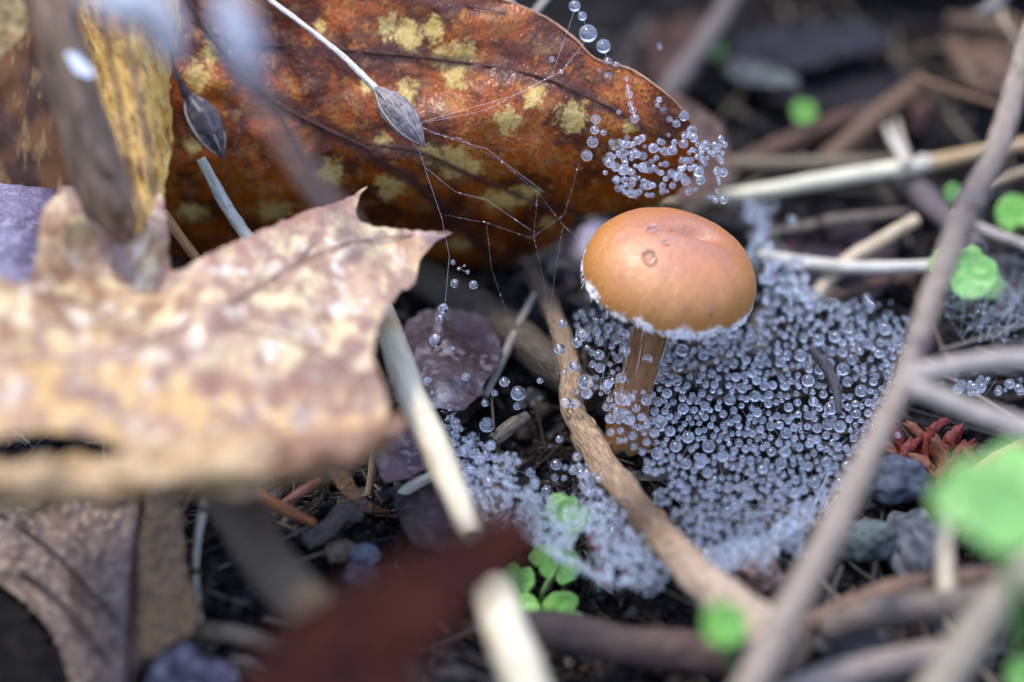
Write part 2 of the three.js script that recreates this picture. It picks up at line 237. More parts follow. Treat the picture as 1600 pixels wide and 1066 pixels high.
// the large rust-brown leaf standing behind
{
  const lift = (px, py) => {
    const e = Math.max(0, py - 150), v = py + 0.28 * px;
    return at(px, py, 231.5 + 0.00018 * e * e + 0.0000011 * Math.max(0, py - 230) ** 3 * 0.6 - 0.004 * (px - 650) + 1.0 * fbm(px * 0.004 + 2, py * 0.006, 3) + 0.18 * n2(px * 0.025, py * 0.03) - 1.2 * Math.exp(-(((v - 440) / 90) ** 2)) + 2.5 * sm(900, 1130, px) * sm(150, 330, py));
  };
  const bl = blade([[215, -120, 1], [640, -120], [735, -18], [800, 4], [850, 26], [900, 62], [932, 92], [985, 108], [1030, 138], [1062, 168], [1086, 205], [1092, 250], [1060, 300], [985, 330], [905, 338], [880, 372], [825, 402], [740, 432], [640, 440], [520, 420], [380, 400], [262, 398], [235, 250], [215, 60]], lift, { step: 9, jag: 3, seed: 1 });
  const t = thing('rusty_leaf', 'large rust-brown rotting leaf with yellow spots behind the mushroom and seed pods', 'leaf', bl.center);
  const mid = [[250, -110], [290, -10], [345, 75], [415, 148], [480, 186], [560, 224], [640, 278], [705, 336], [770, 400]], v2 = [[300, 30], [360, 62], [430, 72], [530, 79], [640, 86], [760, 103], [870, 131], [960, 172], [1045, 222]], v3 = [[560, 224], [650, 236], [760, 285], [850, 322], [915, 336]], v4 = [[420, 150], [470, 240], [520, 330], [540, 400]], v5 = [[300, -60], [480, -20], [640, -5], [790, 20]];
  const M = toUV(bl, mid), V2 = toUV(bl, v2), V3 = toUV(bl, v3), V4 = toUV(bl, v4), V5 = toUV(bl, v5), k = 0.052;
  const spots = [[608, 38, 16], [640, 58, 20], [678, 45, 17], [663, 79, 22], [690, 88, 16], [722, 86, 22], [711, 120, 17], [471, 154, 18], [633, 143, 15], [573, 131, 10], [599, 221, 12], [640, 248, 22], [672, 240, 16], [708, 255, 32], [735, 262, 20], [561, 238, 16], [516, 270, 22], [612, 290, 24], [604, 305, 14], [432, 270, 15], [426, 330, 26], [794, 188, 20], [835, 152, 16], [865, 169, 25], [895, 185, 24], [780, 312, 26], [820, 306, 22], [693, 334, 20], [719, 383, 20], [854, 349, 14], [308, 120, 20], [278, 184, 24], [300, 225, 13], [330, 80, 18], [300, 330, 22], [345, 345, 18], [372, 60, 13], [985, 200, 12], [962, 225, 10], [600, 12, 18], [500, 40, 9]].filter((q, i) => i % 4 !== 3).map((q) => [q[0], q[1], q[2] * 1.12]).map(([x, y, r]) => [...bl.uvOf(x, y), r * k]);
  const paint = (u, v) => {
    const a = fbm(u * 0.12, v * 0.12, 4), b = fbm(u * 0.5 + 9, v * 0.5, 4), c = fbm(u * 1.8, v * 1.8 + 3, 3), d = n2(u * 5, v * 5);
    let col = mix3([0.29, 0.062, 0.003], [0.08, 0.016, 0.002], sm(-0.3, 0.35, a + 0.5 * b)); col = mix3(col, [0.34, 0.105, 0.01], sm(0.1, 0.5, b - 0.6 * a)); col = mix3(col, [0.22, 0.1, 0.035], sm(0.15, 0.5, fbm(u * 0.25 - 8, v * 0.35, 4)) * 0.6);
    col = mix3(col, [0.035, 0.014, 0.008], sm(0.28, 0.5, c + 0.25 * b) * 0.75); if (d + 0.35 * c > 0.62) col = mix3(col, [0.02, 0.01, 0.008], 0.75);
    let y = 0; for (const s of spots) { const q = Math.hypot(u - s[0], v - s[1]) / s[2] + 0.6 * fbm(u * 0.75 + s[0], v * 0.75, 3) + 0.5 * fbm(u * 2.4, v * 2.4 + s[1], 3); if (q < 1.25) y = Math.max(y, 1 - sm(0.5, 1.15, q)); }
    const tone = fbm(u * 1.2 - 4, v * 1.2, 3); col = mix3(col, mix3([0.66, 0.48, 0.15], [0.46, 0.29, 0.06], sm(-0.2, 0.4, tone)), y * (0.75 + 0.35 * tone));
    const m1 = segDist(u, v, M), m2 = Math.min(segDist(u, v, V2), segDist(u, v, V3), segDist(u, v, V4), segDist(u, v, V5)), dk = Math.max(1 - sm(0.25, 1.1, m1 + 0.5 * b), 0.8 * (1 - sm(0.12, 0.6, m2 + 0.35 * b))); col = mix3(col, [0.06, 0.022, 0.016], dk * 0.85);
    return [...col, 0.5 + 0.28 * c + 0.22 * d * 0.5 + 0.15 * b + 0.1 * y, 0.26 + 0.3 * sm(-0.2, 0.4, b)];
  };
  const body = part('blade', bl.g, skin(bl.span, 1400, paint, { bump: 0.00018, specularIntensity: 0.42 }), t);
  const vm = bark([0.1, 0.038, 0.022]); part('midrib', vein(bl, mid, 10, 0), vm, body); for (const [p, w] of [[v2, 7], [v3, 4], [v4, 4], [v5, 4]]) part('vein', vein(bl, p, w), vm, body);
  // the pale, worn margin along the upper right
  const mg = [[735, -18], [800, 4], [850, 26], [900, 62], [932, 92], [985, 108], [1030, 138], [1062, 168], [1086, 205]];
  part('margin', rod(mg.map((p) => lift(p[0], p[1]).addScaledVector(FWD, -0.05)), [0.09, 0.13, 0.12, 0.14, 0.12, 0.1, 0.1, 0.09, 0.07], { seg: 90, rad: 7, rough: 0.35, flat: 0.7 }), straw([0.42, 0.21, 0.11]), t);
}
// the spiked, curled leaf in front
{
  const lift = (px, py) => at(px, py, 223 - 0.052 * (py - 340) - 0.017 * (700 - px) + 0.9 * fbm(px * 0.006 + 8, py * 0.006, 3) + 0.12 * n2(px * 0.02, py * 0.02) + 5 * sm(120, 0, Math.hypot((px - 190) * 0.8, py - 430)) - 1.2 * Math.exp(-(((py - 0.22 * px - 440) / 40) ** 2)) * sm(150, 420, px));
  const bl = blade([[-90, 415], [40, 440], [66, 330], [112, 292, 1], [160, 330], [200, 372], [232, 345], [250, 300], [262, 360], [268, 424], [330, 395], [400, 364], [470, 334], [535, 312], [552, 305], [575, 291, 1], [560, 312], [556, 335], [575, 350], [610, 357], [650, 360], [706, 364, 1], [672, 386], [655, 408], [648, 440], [622, 458], [606, 482], [588, 520], [582, 560], [598, 600], [604, 650], [570, 676], [450, 696], [320, 702], [200, 700], [150, 682], [60, 672], [-90, 670]], lift, { step: 8, jag: 2.2, seed: 2, thick: 0.12 });
  const t = thing('curled_oak_leaf', 'large pale curled leaf with two spiky tips in the foreground, mottled cream and purple', 'leaf', bl.center);
  const mid = [[-80, 560], [120, 560], [300, 500], [450, 420], [560, 375], [700, 364]], s1 = [[300, 500], [420, 520], [520, 560], [595, 620]], s2 = [[450, 420], [500, 370], [550, 310]];
  const M = toUV(bl, mid), S = [toUV(bl, s1), toUV(bl, s2)], low = (u, v) => v;
  const yLow = bl.uvOf(300, 640)[1], yMid = bl.uvOf(300, 540)[1], ya = Math.min(yLow, yMid), spike = bl.uvOf(690, 368), brownC = bl.uvOf(575, 600), dmg = bl.uvOf(640, 395), bandB = toUV(bl, [[340, 600], [420, 606], [500, 612], [560, 600]]), rimB = toUV(bl, [[268, 424], [330, 395], [400, 364], [470, 334], [535, 312]]);
  const paint = (u, v) => {
    const a = fbm(u * 0.13, v * 0.09, 4), b = fbm(u * 0.3 + 4, v * 0.19, 3), c = fbm(u * 1.2, v * 0.8, 3), low = sm(yMid + 2, yLow, v);
    let col = mix3([0.26, 0.138, 0.068], [0.56, 0.41, 0.2], sm(-0.26, 0.28, b + 0.5 * a)); col = mix3(col, [0.3, 0.13, 0.07], sm(0.05, 0.4, a + 0.35 * fbm(u * 0.5 + 40, v * 0.3, 3)) * 0.6); col = mix3(col, [0.5, 0.27, 0.06], low * sm(-0.35, 0.15, b + 0.3 * c) * 0.8);
    col = mix3(col, [0.58, 0.46, 0.32], sm(0.16, 0.5, fbm(u * 0.22 - 3, v * 0.18 + 2, 3)) * (1 - 0.4 * low)); col = mix3(col, [0.17, 0.075, 0.045], sm(0.12, 0.5, fbm(u * 0.22 + 21, v * 0.17, 4) + 0.15 * c) * 0.7); col = mix3(col, [0.22, 0.125, 0.09], sm(0.25, 0.5, fbm(u * 0.3 - 9, v * 0.25, 3)) * 0.5); col = mix3(col, [0.2, 0.075, 0.035], 0.75 * sm(2.4, 0.3, segDist(u, v, bandB) + 1.4 * b)); col = mix3(col, [0.27, 0.1, 0.045], 0.7 * sm(1.5, 0.1, segDist(u, v, rimB) + 0.8 * b));
    col = mix3(col, [0.19, 0.075, 0.03], 0.8 * sm(3.2, 0.6, Math.hypot(u - brownC[0], (v - brownC[1])) + 1.5 * b)); col = mix3(col, [0.36, 0.17, 0.05], 0.7 * sm(2.4, 0.4, Math.hypot(u - dmg[0], v - dmg[1]) + c)); col = mix3(col, [0.13, 0.09, 0.1], 0.8 * sm(2.2, 0.2, Math.hypot(u - spike[0], v - spike[1]) + 0.5 * c));
    const m = Math.min(segDist(u, v, M), ...S.map((s) => segDist(u, v, s) * 1.7)); col = mix3(col, [0.42, 0.24, 0.16], 0.6 * (1 - sm(0.1, 0.5, m + 0.2 * c)));
    return [...col, 0.5 + 0.25 * c + 0.3 * b - 0.3 * (1 - sm(0.1, 0.5, m)), 0.26 + 0.2 * sm(-0.2, 0.3, c)];
  };
  part('blade', bl.g, skin(bl.span, 1024, paint, { bump: 0.0002 }), t);
  const vm = straw([0.4, 0.23, 0.15]); part('midrib', vein(bl, mid, 6, 0), vm, t); part('vein', vein(bl, s1, 4, 0), vm, t); part('vein', vein(bl, s2, 4, 0), vm, t);
  // its lower edge rolls over towards the viewer
  const row = (o) => [-90, 40, 130, 230, 340, 450, 540, 612].map((x, i) => o(x, i));
  const top = [716, 716, 712, 694, 690, 684, 672, 650], bot = [778, 776, 774, 772, 762, 748, 724, 690];
  const g = patch([row((x, i) => at(x, top[i], 195 + i * 0.8)), row((x, i) => at(x, mix(top[i], bot[i], 0.35), 188 + i * 1.4)), row((x, i) => at(x, mix(top[i], bot[i], 0.8), 185 + i * 1.7)), row((x, i) => at(x, bot[i], 187 + i * 1.7)), row((x, i) => at(x, mix(top[i], bot[i], 0.9), 195 + i * 1.2))], 22, 90, 0.14, 1.1, 3);
  part('rolled_edge', g, skin(1, 512, (u, v) => { const a = fbm(u * 2, v * 9, 4), b = fbm(u * 4, v * 40, 3), e = sm(0.42, 0.1, u + 0.5 * a) * sm(0.25, 0.4, v); return [...mix3(mix3(mix3([0.4, 0.24, 0.09], [0.27, 0.14, 0.045], sm(-0.2, 0.4, a)), [0.48, 0.33, 0.16], sm(0, 0.4, b) * 0.7), [0.2, 0.075, 0.03], e * 0.8), 0.5 + 0.4 * b, 0.5]; }, { bump: 0.0003 }), t);
}
// the yellow leaf folded at the upper left
{
  const c0 = at(180, 180, 220), t = thing('folded_leaf', 'yellow-brown leaf folded upright at the left, with a grey-brown tongue-like lobe', 'leaf', c0);
  const lift = (px, py) => { const s = px - 200 - (py - 150) * 0.12; return at(px, py, 218 + 0.0011 * s * s + 0.6 * fbm(px * 0.012, py * 0.006 + 4, 3) + 0.25 * n2(px * 0.05, py * 0.012)); };
  const bl = blade([[95, -90, 1], [262, -90, 1], [282, 40], [266, 120], [270, 215], [262, 270], [252, 316], [243, 350], [222, 372], [196, 376], [160, 260], [128, 120]], lift, { step: 8, jag: 3, seed: 5, thick: 0.28 });
  const ribs = [[[150, -80], [165, 60], [185, 150], [200, 250], [228, 360]], [[190, -80], [200, 80], [222, 180], [240, 300]]], V1 = ribs.map((r) => toUV(bl, r));
  const paint = (u, v) => {
    const a = fbm(u * 0.9 + v * 0.25, v * 0.22, 4), b = fbm(u * 2.2 + v * 0.7, v * 0.55, 4), c = n2(u * 5 + v * 1.2, v * 1.2);
    let col = mix3([0.64, 0.36, 0.06], [0.4, 0.165, 0.02], sm(-0.1, 0.35, a + 0.3 * b)); col = mix3(col, [0.7, 0.47, 0.14], sm(0.1, 0.4, b) * 0.8); col = mix3(col, [0.15, 0.055, 0.012], sm(0.22, 0.42, fbm(u * 1.5 - 5 + v * 0.4, v * 0.35, 4)) * 0.85); if (c > 0.6) col = mix3(col, [0.2, 0.09, 0.02], 0.5);
    const m = Math.min(...V1.map((s) => segDist(u, v, s))); col = mix3(col, [0.2, 0.09, 0.02], 0.7 * (1 - sm(0.1, 0.45, m)));
    return [...col, 0.5 + 0.4 * b + 0.1 * c, 0.5];
  };
  part('blade', bl.g, skin(bl.span, 1024, paint, { bump: 0.0001 }), t);
  // inner side, in the shade behind the tongue
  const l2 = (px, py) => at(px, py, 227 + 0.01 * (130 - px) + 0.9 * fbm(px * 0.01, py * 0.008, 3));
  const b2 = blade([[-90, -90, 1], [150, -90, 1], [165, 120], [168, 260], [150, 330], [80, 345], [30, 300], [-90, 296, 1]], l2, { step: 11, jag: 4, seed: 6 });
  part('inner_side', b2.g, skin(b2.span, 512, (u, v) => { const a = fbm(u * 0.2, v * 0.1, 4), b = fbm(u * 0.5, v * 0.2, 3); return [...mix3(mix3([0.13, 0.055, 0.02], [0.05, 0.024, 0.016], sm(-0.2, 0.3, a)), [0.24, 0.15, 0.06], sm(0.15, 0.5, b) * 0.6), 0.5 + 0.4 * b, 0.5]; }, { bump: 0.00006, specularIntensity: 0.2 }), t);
  // the tongue
  const T = [[[22, -40, 213], [48, -40, 208], [88, -40, 207], [122, -40, 209]], [[52, 60, 212], [72, 60, 207.5], [106, 60, 206.5], [136, 60, 208.5]], [[72, 140, 212], [94, 140, 208], [128, 140, 207], [158, 140, 209.5]], [[92, 220, 212.5], [112, 220, 209], [148, 220, 208], [182, 222, 210.5]], [[114, 290, 213], [136, 292, 210], [174, 292, 209], [208, 290, 211]], [[138, 336, 213.5], [160, 345, 211.5], [192, 350, 210.5], [220, 338, 212]], [[172, 366, 214], [186, 376, 213], [201, 379, 213], [216, 366, 213.4]]];
  const tongue = part('lobe', patch(T.map((r) => r.map((p) => at(...p))), 22, 60, 0.3, 0.35, 9), skin(1, 512, (u, v) => { const a = fbm(u * 1.2, v * 2.2, 3), b = fbm(u * 3, v * 5 + 3, 3); return [...mix3(mix3([0.16, 0.098, 0.055], [0.23, 0.145, 0.085], sm(-0.2, 0.3, a)), [0.075, 0.038, 0.024], sm(0.1, 0.5, b) * 0.6), 0.5 + 0.5 * b, 0.6]; }, { bump: 0.00006, specularIntensity: 0.5 }), t); tag(tongue, 'grey-brown tongue-like lobe with a rounded tip');
  litterLeaf('pale_patch', 'small whitish patch on the grey-brown tongue of the folded leaf', [[103, 82], [122, 86], [147, 116], [130, 119], [112, 104]], (px, py) => at(px, py, 206.2), [[0.7, 0.7, 0.72], [0.55, 0.53, 0.55]], { size: 64, step: 6, jag: 1, seed: 40, thick: 0.1 });  // small whitish sheet laid over the tongue
  // yellow corner of the fold
  const l3 = (px, py) => at(px, py, 214 + 0.03 * px + 0.8 * fbm(px * 0.02, py * 0.02, 2)), b3 = blade([[-90, -90, 1], [70, -90, 1], [52, 20], [26, 62], [-4, 94], [-90, 130, 1]], l3, { step: 9, jag: 3, seed: 7 });
  part('turned_corner', b3.g, skin(b3.span, 256, (u, v) => { const b = fbm(u * 0.9, v * 0.9, 4); return [...mix3([0.52, 0.34, 0.1], [0.34, 0.17, 0.04], sm(-0.15, 0.3, b)), 0.5 + 0.4 * b, 0.5]; }), t);
}
// small simple leaves: one builder
function litterLeaf(name, label, pts, lift, cols, { bump = 0.0002, size = 256, rough = 0.35, spec = 0.8, scale = 0.5, veins = [], ...o } = {}, group) {
  const bl = blade(pts, lift, { step: 10, jag: 3, ...o }), t = thing(name, label, 'leaf', bl.center, group), U = veins.map((v) => toUV(bl, v)), sd = (o.seed ?? 0) * 3.3;
  const body = part('blade', bl.g, skin(bl.span, size, (u, v) => { const a = fbm(u * scale * 0.4 + sd, v * scale * 0.4, 3), b = fbm(u * scale + sd, v * scale, 4), c = fbm(u * scale * 4, v * scale * 4 + sd, 3), m = U.length ? Math.min(...U.map((s) => segDist(u, v, s))) : 9; let col = mix3(cols[0], cols[1], sm(-0.22, 0.3, a + 0.3 * b)); col = mix3(col, cols[2] ?? cols[0], sm(0.1, 0.42, b + 0.35 * c)); col = mix3(col, mix3(cols[1], [0, 0, 0], 0.5), 0.6 * (1 - sm(0.1, 0.5, m))); return [...col, 0.5 + 0.25 * b + 0.35 * c, rough + 0.22 * sm(-0.2, 0.4, c)]; }, { bump, specularIntensity: spec }), t);
  const vm = bark([cols[1][0] * 0.8, cols[1][1] * 0.7, cols[1][2] * 0.8]); veins.forEach((v, i) => part(i ? 'vein' : 'midrib', vein(bl, v, i ? 6 : 12), vm, body));
  return t;
}
litterLeaf('hanging_leaf', 'purple-brown veined leaf hanging at the lower left under the curled edge', [[-90, 735, 1], [120, 745], [290, 740, 1], [286, 800], [292, 880], [304, 935], [300, 985], [262, 1010], [226, 1035], [205, 1075], [196, 1140, 1], [120, 1140, 1], [100, 1030], [62, 965], [0, 912], [-90, 870, 1]], (px, py) => at(px, py, 218.5 - 0.032 * (py - 760) - 1.6 * Math.exp(-(((px - 208 + (py - 800) * 0.05) / 26) ** 2)) + 0.9 * fbm(px * 0.01, py * 0.01, 3) + 0.0007 * Math.max(0, px - 215) ** 2 * 0.3), [[0.125, 0.072, 0.048], [0.06, 0.03, 0.022], [0.25, 0.18, 0.115]], { size: 1024, seed: 8, scale: 0.8, rough: 0.4, spec: 0.6, veins: [[[228, 735], [220, 800], [210, 880], [202, 980], [196, 1130]], [[0, 805], [60, 845], [110, 890], [155, 940], [200, 990]], [[-60, 900], [40, 900], [110, 960], [170, 1040]], [[222, 800], [250, 860], [262, 930], [290, 970]]] });
litterLeaf('brown_strip_leaf', 'ragged gold-brown strip of leaf beside the purple leaf at lower left', [[222, 742, 1], [288, 742, 1], [284, 810], [290, 880], [306, 935], [302, 985], [264, 1008], [222, 1030], [214, 960], [216, 860]], (px, py) => at(px, py, 217 - 0.032 * (py - 760) - 0.012 * (px - 215) + 0.5 * fbm(px * 0.02, py * 0.015, 3)), [[0.19, 0.095, 0.028], [0.06, 0.025, 0.009], [0.36, 0.22, 0.075]], { size: 512, seed: 9, scale: 2.2, rough: 0.5, jag: 5 });
litterLeaf('dark_corner_sheet', 'dark curled sheet edge in the bottom left corner', [[-90, 905, 1], [10, 930], [60, 985], [105, 1050], [130, 1150, 1], [-90, 1150, 1]], (px, py) => at(px, py, 207 + 0.02 * px), [[0.02, 0.016, 0.012], [0.012, 0.01, 0.009], [0.04, 0.028, 0.02]], { seed: 10, rough: 0.7, spec: 0.08 });  // near-black sheet across the corner
litterLeaf('lavender_leaf', 'smooth lavender-grey leaf at the left edge above the pale curled leaf', [[-90, 275, 1], [40, 290], [92, 300], [86, 345], [62, 392], [52, 450], [-90, 450, 1]], (px, py) => at(px, py, 221 - 0.07 * (py - 340) + 0.0005 * (px - 20) ** 2), [[0.13, 0.1, 0.15], [0.07, 0.05, 0.085], [0.2, 0.16, 0.22]], { seed: 11, rough: 0.3, jag: 2 });
litterLeaf('red_edge_leaf', 'reddish brown curled leaf edge beside the lavender leaf at left', [[94, 290, 1], [116, 300], [92, 350], [74, 420], [60, 450, 1], [56, 400], [70, 340]], (px, py) => at(px, py, 216 - 0.05 * (py - 340)), [[0.2, 0.075, 0.03], [0.09, 0.03, 0.014], [0.3, 0.16, 0.06]], { seed: 12, rough: 0.4 });
litterLeaf('wet_leaf', 'wet bluish-lavender leaf lying behind the cream straw at centre', [[640, 500], [690, 482], [750, 492], [782, 540], [762, 596], [734, 632], [690, 640], [640, 615], [622, 560]], (px, py) => on(px, py, 3.2 + 0.004 * (px - 700) + 0.35 * fbm(px * 0.02, py * 0.02, 3) + 1.5 * Math.exp(-(((px - 690) / 60) ** 2))), [[0.06, 0.045, 0.05], [0.03, 0.02, 0.02], [0.1, 0.08, 0.09]], { seed: 13, rough: 0.16, size: 512, spec: 1, jag: 5, bump: 0.00003, scale: 0.25 });
litterLeaf('violet_leaf', 'violet-grey leaf standing in shade just left of the mushroom stem', [[905, 360], [960, 350], [1010, 400], [1000, 500], [960, 560], [925, 590], [890, 570], [880, 470]], (px, py) => at(px, py, 247 - 0.035 * (py - 400) + 0.0008 * (px - 930) ** 2), [[0.12, 0.09, 0.13], [0.07, 0.045, 0.06], [0.2, 0.16, 0.2]], { seed: 14, rough: 0.3 });
litterLeaf('russet_leaf', 'out-of-focus dark red-brown leaf across the bottom centre', [[360, 1160, 1], [400, 1020], [480, 945], [580, 890], [680, 845], [780, 806], [836, 806], [832, 850], [775, 915], [705, 985], [660, 1050], [630, 1160, 1]], (px, py) => at(px, py, 172 - 0.006 * (py - 900) + 0.5 * fbm(px * 0.01, py * 0.01, 2)), [[0.042, 0.012, 0.008], [0.022, 0.008, 0.007], [0.06, 0.018, 0.011]], { seed: 15, rough: 0.8, spec: 0.04 });
litterLeaf('pointed_leaf', 'dark orange-brown pointed leaf curling down with a dewdrop at its tip', [[500, 700, 1], [530, 702], [548, 742], [566, 775], [592, 792], [640, 804, 1], [596, 808], [562, 794], [532, 768], [512, 735]], (px, py) => at(px, py, 223 + 0.02 * (px - 560)), [[0.24, 0.09, 0.015], [0.1, 0.035, 0.008], [0.3, 0.14, 0.03]], { seed: 16, rough: 0.4, jag: 1 });
litterLeaf('brown_patch_leaf', 'brownish leaf just beyond the right tip of the rusty leaf', [[1040, 150], [1095, 165], [1132, 205], [1142, 260], [1120, 300], [1060, 310], [1030, 230]], (px, py) => at(px, py, 246 - 0.01 * (py - 230)), [[0.13, 0.075, 0.05], [0.07, 0.04, 0.03], [0.18, 0.12, 0.09]], { seed: 17, rough: 0.5, spec: 0.15 });
const darkLeaves = [['bluish black wet leaf at the top, right of centre', [[1150, 60], [1230, 40], [1340, 30], [1390, 60], [1330, 88], [1240, 110], [1160, 110]], 3], ['pale-edged dark leaf at the top beside the grey twig', [[1140, 95], [1200, 100], [1250, 128], [1200, 134], [1150, 122]], 5], ['dark slate leaf at the top right below the leaf tips', [[1180, 100], [1300, 90], [1420, 110], [1400, 160], [1280, 170], [1190, 150]], 1], ['brown curled leaf in the top right corner behind the tall twig', [[1480, 40], [1560, 15], [1620, 60], [1600, 130], [1540, 145], [1490, 100]], 5], ['dark purplish leaf between the twigs right of the mushroom', [[1230, 370], [1330, 340], [1400, 400], [1370, 460], [1270, 470]], 1], ['ruddy leaf fragment at the top above the grey twig', [[1020, 40], [1090, 30], [1110, 90], [1060, 150], [1010, 130]], 3], ['mauve leaf scrap left of the lower straw', [[590, 690], [650, 660], [690, 700], [650, 740], [600, 750]], 4], ['grey-violet leaf scrap at the bottom left beside the thin stalk', [[232, 1060], [250, 1022], [300, 1004], [316, 1030], [345, 1030], [372, 1062], [380, 1120], [230, 1120]], 3], ['dim plum-brown leaf under the cream straw', [[620, 770], [720, 740], [800, 770], [780, 840], [690, 860], [640, 840]], 2]];
darkLeaves.forEach(([label, pts, h], i) => litterLeaf('dark_leaf', label, pts, (px, py) => on(px, py, h + 0.7 * fbm(px * 0.014 + i, py * 0.02, 3) + 0.0001 * (px - pts[0][0] - 60) ** 2), [[[0.018, 0.017, 0.023], [0.01, 0.009, 0.011], [0.03, 0.026, 0.028]], [[0.06, 0.065, 0.055], [0.03, 0.03, 0.03], [0.1, 0.1, 0.08]], [[0.016, 0.014, 0.017], [0.009, 0.008, 0.009], [0.03, 0.024, 0.024]], [[0.09, 0.05, 0.03], [0.04, 0.024, 0.018], [0.18, 0.12, 0.08]], [[0.035, 0.024, 0.03], [0.02, 0.014, 0.018], [0.06, 0.03, 0.025]], [[0.06, 0.032, 0.024], [0.03, 0.017, 0.014], [0.09, 0.055, 0.04]], [[0.15, 0.09, 0.09], [0.07, 0.04, 0.045], [0.22, 0.15, 0.14]], [[0.09, 0.07, 0.09], [0.03, 0.025, 0.03], [0.26, 0.22, 0.24]], [[0.045, 0.028, 0.026], [0.025, 0.016, 0.016], [0.08, 0.05, 0.04]]][i], { seed: 20 + i, rough: 0.55, spec: [0.14, 0.4, 0.1, 0.12, 0.15, 0.1, 0.4, 0.6, 0.25][i] }));

// ───────── the mushroom ─────────
let WATER, beadOn;
const capC = at(1045, 436, 226), tiltX = -0.21, tiltZ = -0.09;          // leans to the right and a little away
const capAxis = V(-tiltX, 1, tiltZ).normalize();
{
  const foot = V(0, soilH(0, 0) - 0.6, 0), t = thing('mushroom', 'orange-brown mushroom with white-fringed cap standing among dewdrops', 'mushroom', foot);
  const e1 = V(1, 0, 0).addScaledVector(capAxis, -capAxis.x).normalize(), e2 = V().crossVectors(capAxis, e1).negate();
  const A = 6.98, H = 4.75, place = (r, h, th) => capC.clone().addScaledVector(e1, r * Math.cos(th)).addScaledVector(e2, r * Math.sin(th)).addScaledVector(capAxis, h);
  const rimWave = (th) => 0.16 * Math.sin(2 * th + 0.6) + 0.13 * n2(Math.cos(th) * 1.6, Math.sin(th) * 1.6) + 0.05 * n2(Math.cos(th) * 7, Math.sin(th) * 7);
  const surf = (s, th) => { // s 0 at the middle, 1 at the rim
    const p = s * Math.PI / 2, r = A * Math.sin(p) ** 0.94 * (1 + 0.012 * n2(Math.cos(th) * 2, Math.sin(th) * 2)), h = H * Math.cos(p) ** 0.9 + rimWave(th) * s ** 3;
    const x = r * Math.cos(th) - 1.1, z = r * Math.sin(th) + 0.2;
    const dimple = -0.85 * Math.exp(-((x * x) / 2.4 + (z * z) / 0.7)) + 0.2 * Math.exp(-(((x + 0.2) ** 2) / 6 + ((z - 1.6) ** 2) / 1.2));
    return place(r, h + dimple + 0.02 * n2(r * Math.cos(th) * 1.1, r * Math.sin(th) * 1.1), th);
  };
  const grid = (nu, nv, f) => { const pos = [], uv = [], idx = []; for (let j = 0; j <= nv; j++) for (let i = 0; i <= nu; i++) { const q = f(j / nv, i / nu * 2 * Math.PI); pos.push(q.x, q.y, q.z); uv.push(i / nu, j / nv); } for (let j = 0; j < nv; j++) for (let i = 0; i < nu; i++) { const a = j * (nu + 1) + i, b = a + nu + 1; idx.push(a, a + 1, b, b, a + 1, b + 1); } const g = new THREE.BufferGeometry(); g.setAttribute('position', new THREE.Float32BufferAttribute(pos, 3)); g.setAttribute('uv', new THREE.Float32BufferAttribute(uv, 2)); g.setIndex(idx); g.computeVertexNormals(); const n = g.attributes.normal; for (let j = 0; j <= nv; j++) { const a = j * (nu + 1), b = a + nu, v = V(n.getX(a) + n.getX(b), n.getY(a) + n.getY(b), n.getZ(a) + n.getZ(b)).normalize(); n.setXYZ(a, v.x, v.y, v.z); n.setXYZ(b, v.x, v.y, v.z); } return g; };
  const capSkin = (u, v) => {
    const th = u * 2 * Math.PI, X = Math.cos(th) * v, Y = Math.sin(th) * v, a = fbm(X * 2.5, Y * 2.5, 4), f = n2(Math.cos(th) * 40 + 3, Math.sin(th) * 40 + v * 4), g = n2(X * 55, Y * 55), h = fbm(X * 14, Y * 14, 3);
    let c = mix3([0.42, 0.145, 0.04], [0.47, 0.175, 0.022], sm(0.25, 0.75, v + 0.25 * a)); c = mix3(c, [0.3, 0.11, 0.06], sm(0.42, 0.1, v + 0.2 * a) * 0.6); c = mix3(c, [0.38, 0.13, 0.025], sm(0.1, 0.5, h) * 0.5); if (n2(X * 26 + 5, Y * 26) > 0.78) c = mix3(c, [0.2, 0.07, 0.03], 0.5); c = mix3(c, [0.66, 0.36, 0.14], sm(0.1, 0.8, f) * 0.28 * sm(0.4, 0.9, v)); c = mix3(c, [0.75, 0.55, 0.38], sm(0.55, 0.8, g) * 0.4 * sm(0.35, 0.9, v + 0.2 * a));
    const pt2 = fbm(Math.cos(th) * 9 + 5, Math.sin(th) * 9 + v * 6, 4); c = mix3(c, [0.84, 0.78, 0.68], sm(0.89, 0.96, v + 0.02 * f + 0.07 * pt2 + 0.05 * n2(Math.cos(th) * 2.5 + 8, Math.sin(th) * 2.5)) * (0.78 + 0.22 * g)); return c;
  };
  const capMat = std({ map: tex(2048, 768, capSkin, true, MIR), bumpMap: tex(1024, 512, (u, v) => { const th = u * 2 * Math.PI, q = 0.5 + 0.25 * n2(Math.cos(th) * 40 + 3, Math.sin(th) * 40 + v * 4) * sm(0.2, 0.7, v) + 0.2 * n2(Math.cos(th) * v * 55, Math.sin(th) * v * 55) + 0.2 * fbm(Math.cos(th) * v * 9, Math.sin(th) * v * 9, 3); return [q, q, q]; }, false, MIR), bumpScale: 0.00009, roughness: 0.4, clearcoat: 0.15, clearcoatRoughness: 0.35, sheen: 0.1, sheenRoughness: 0.5, sheenColor: new THREE.Color(0.9, 0.85, 0.85) });
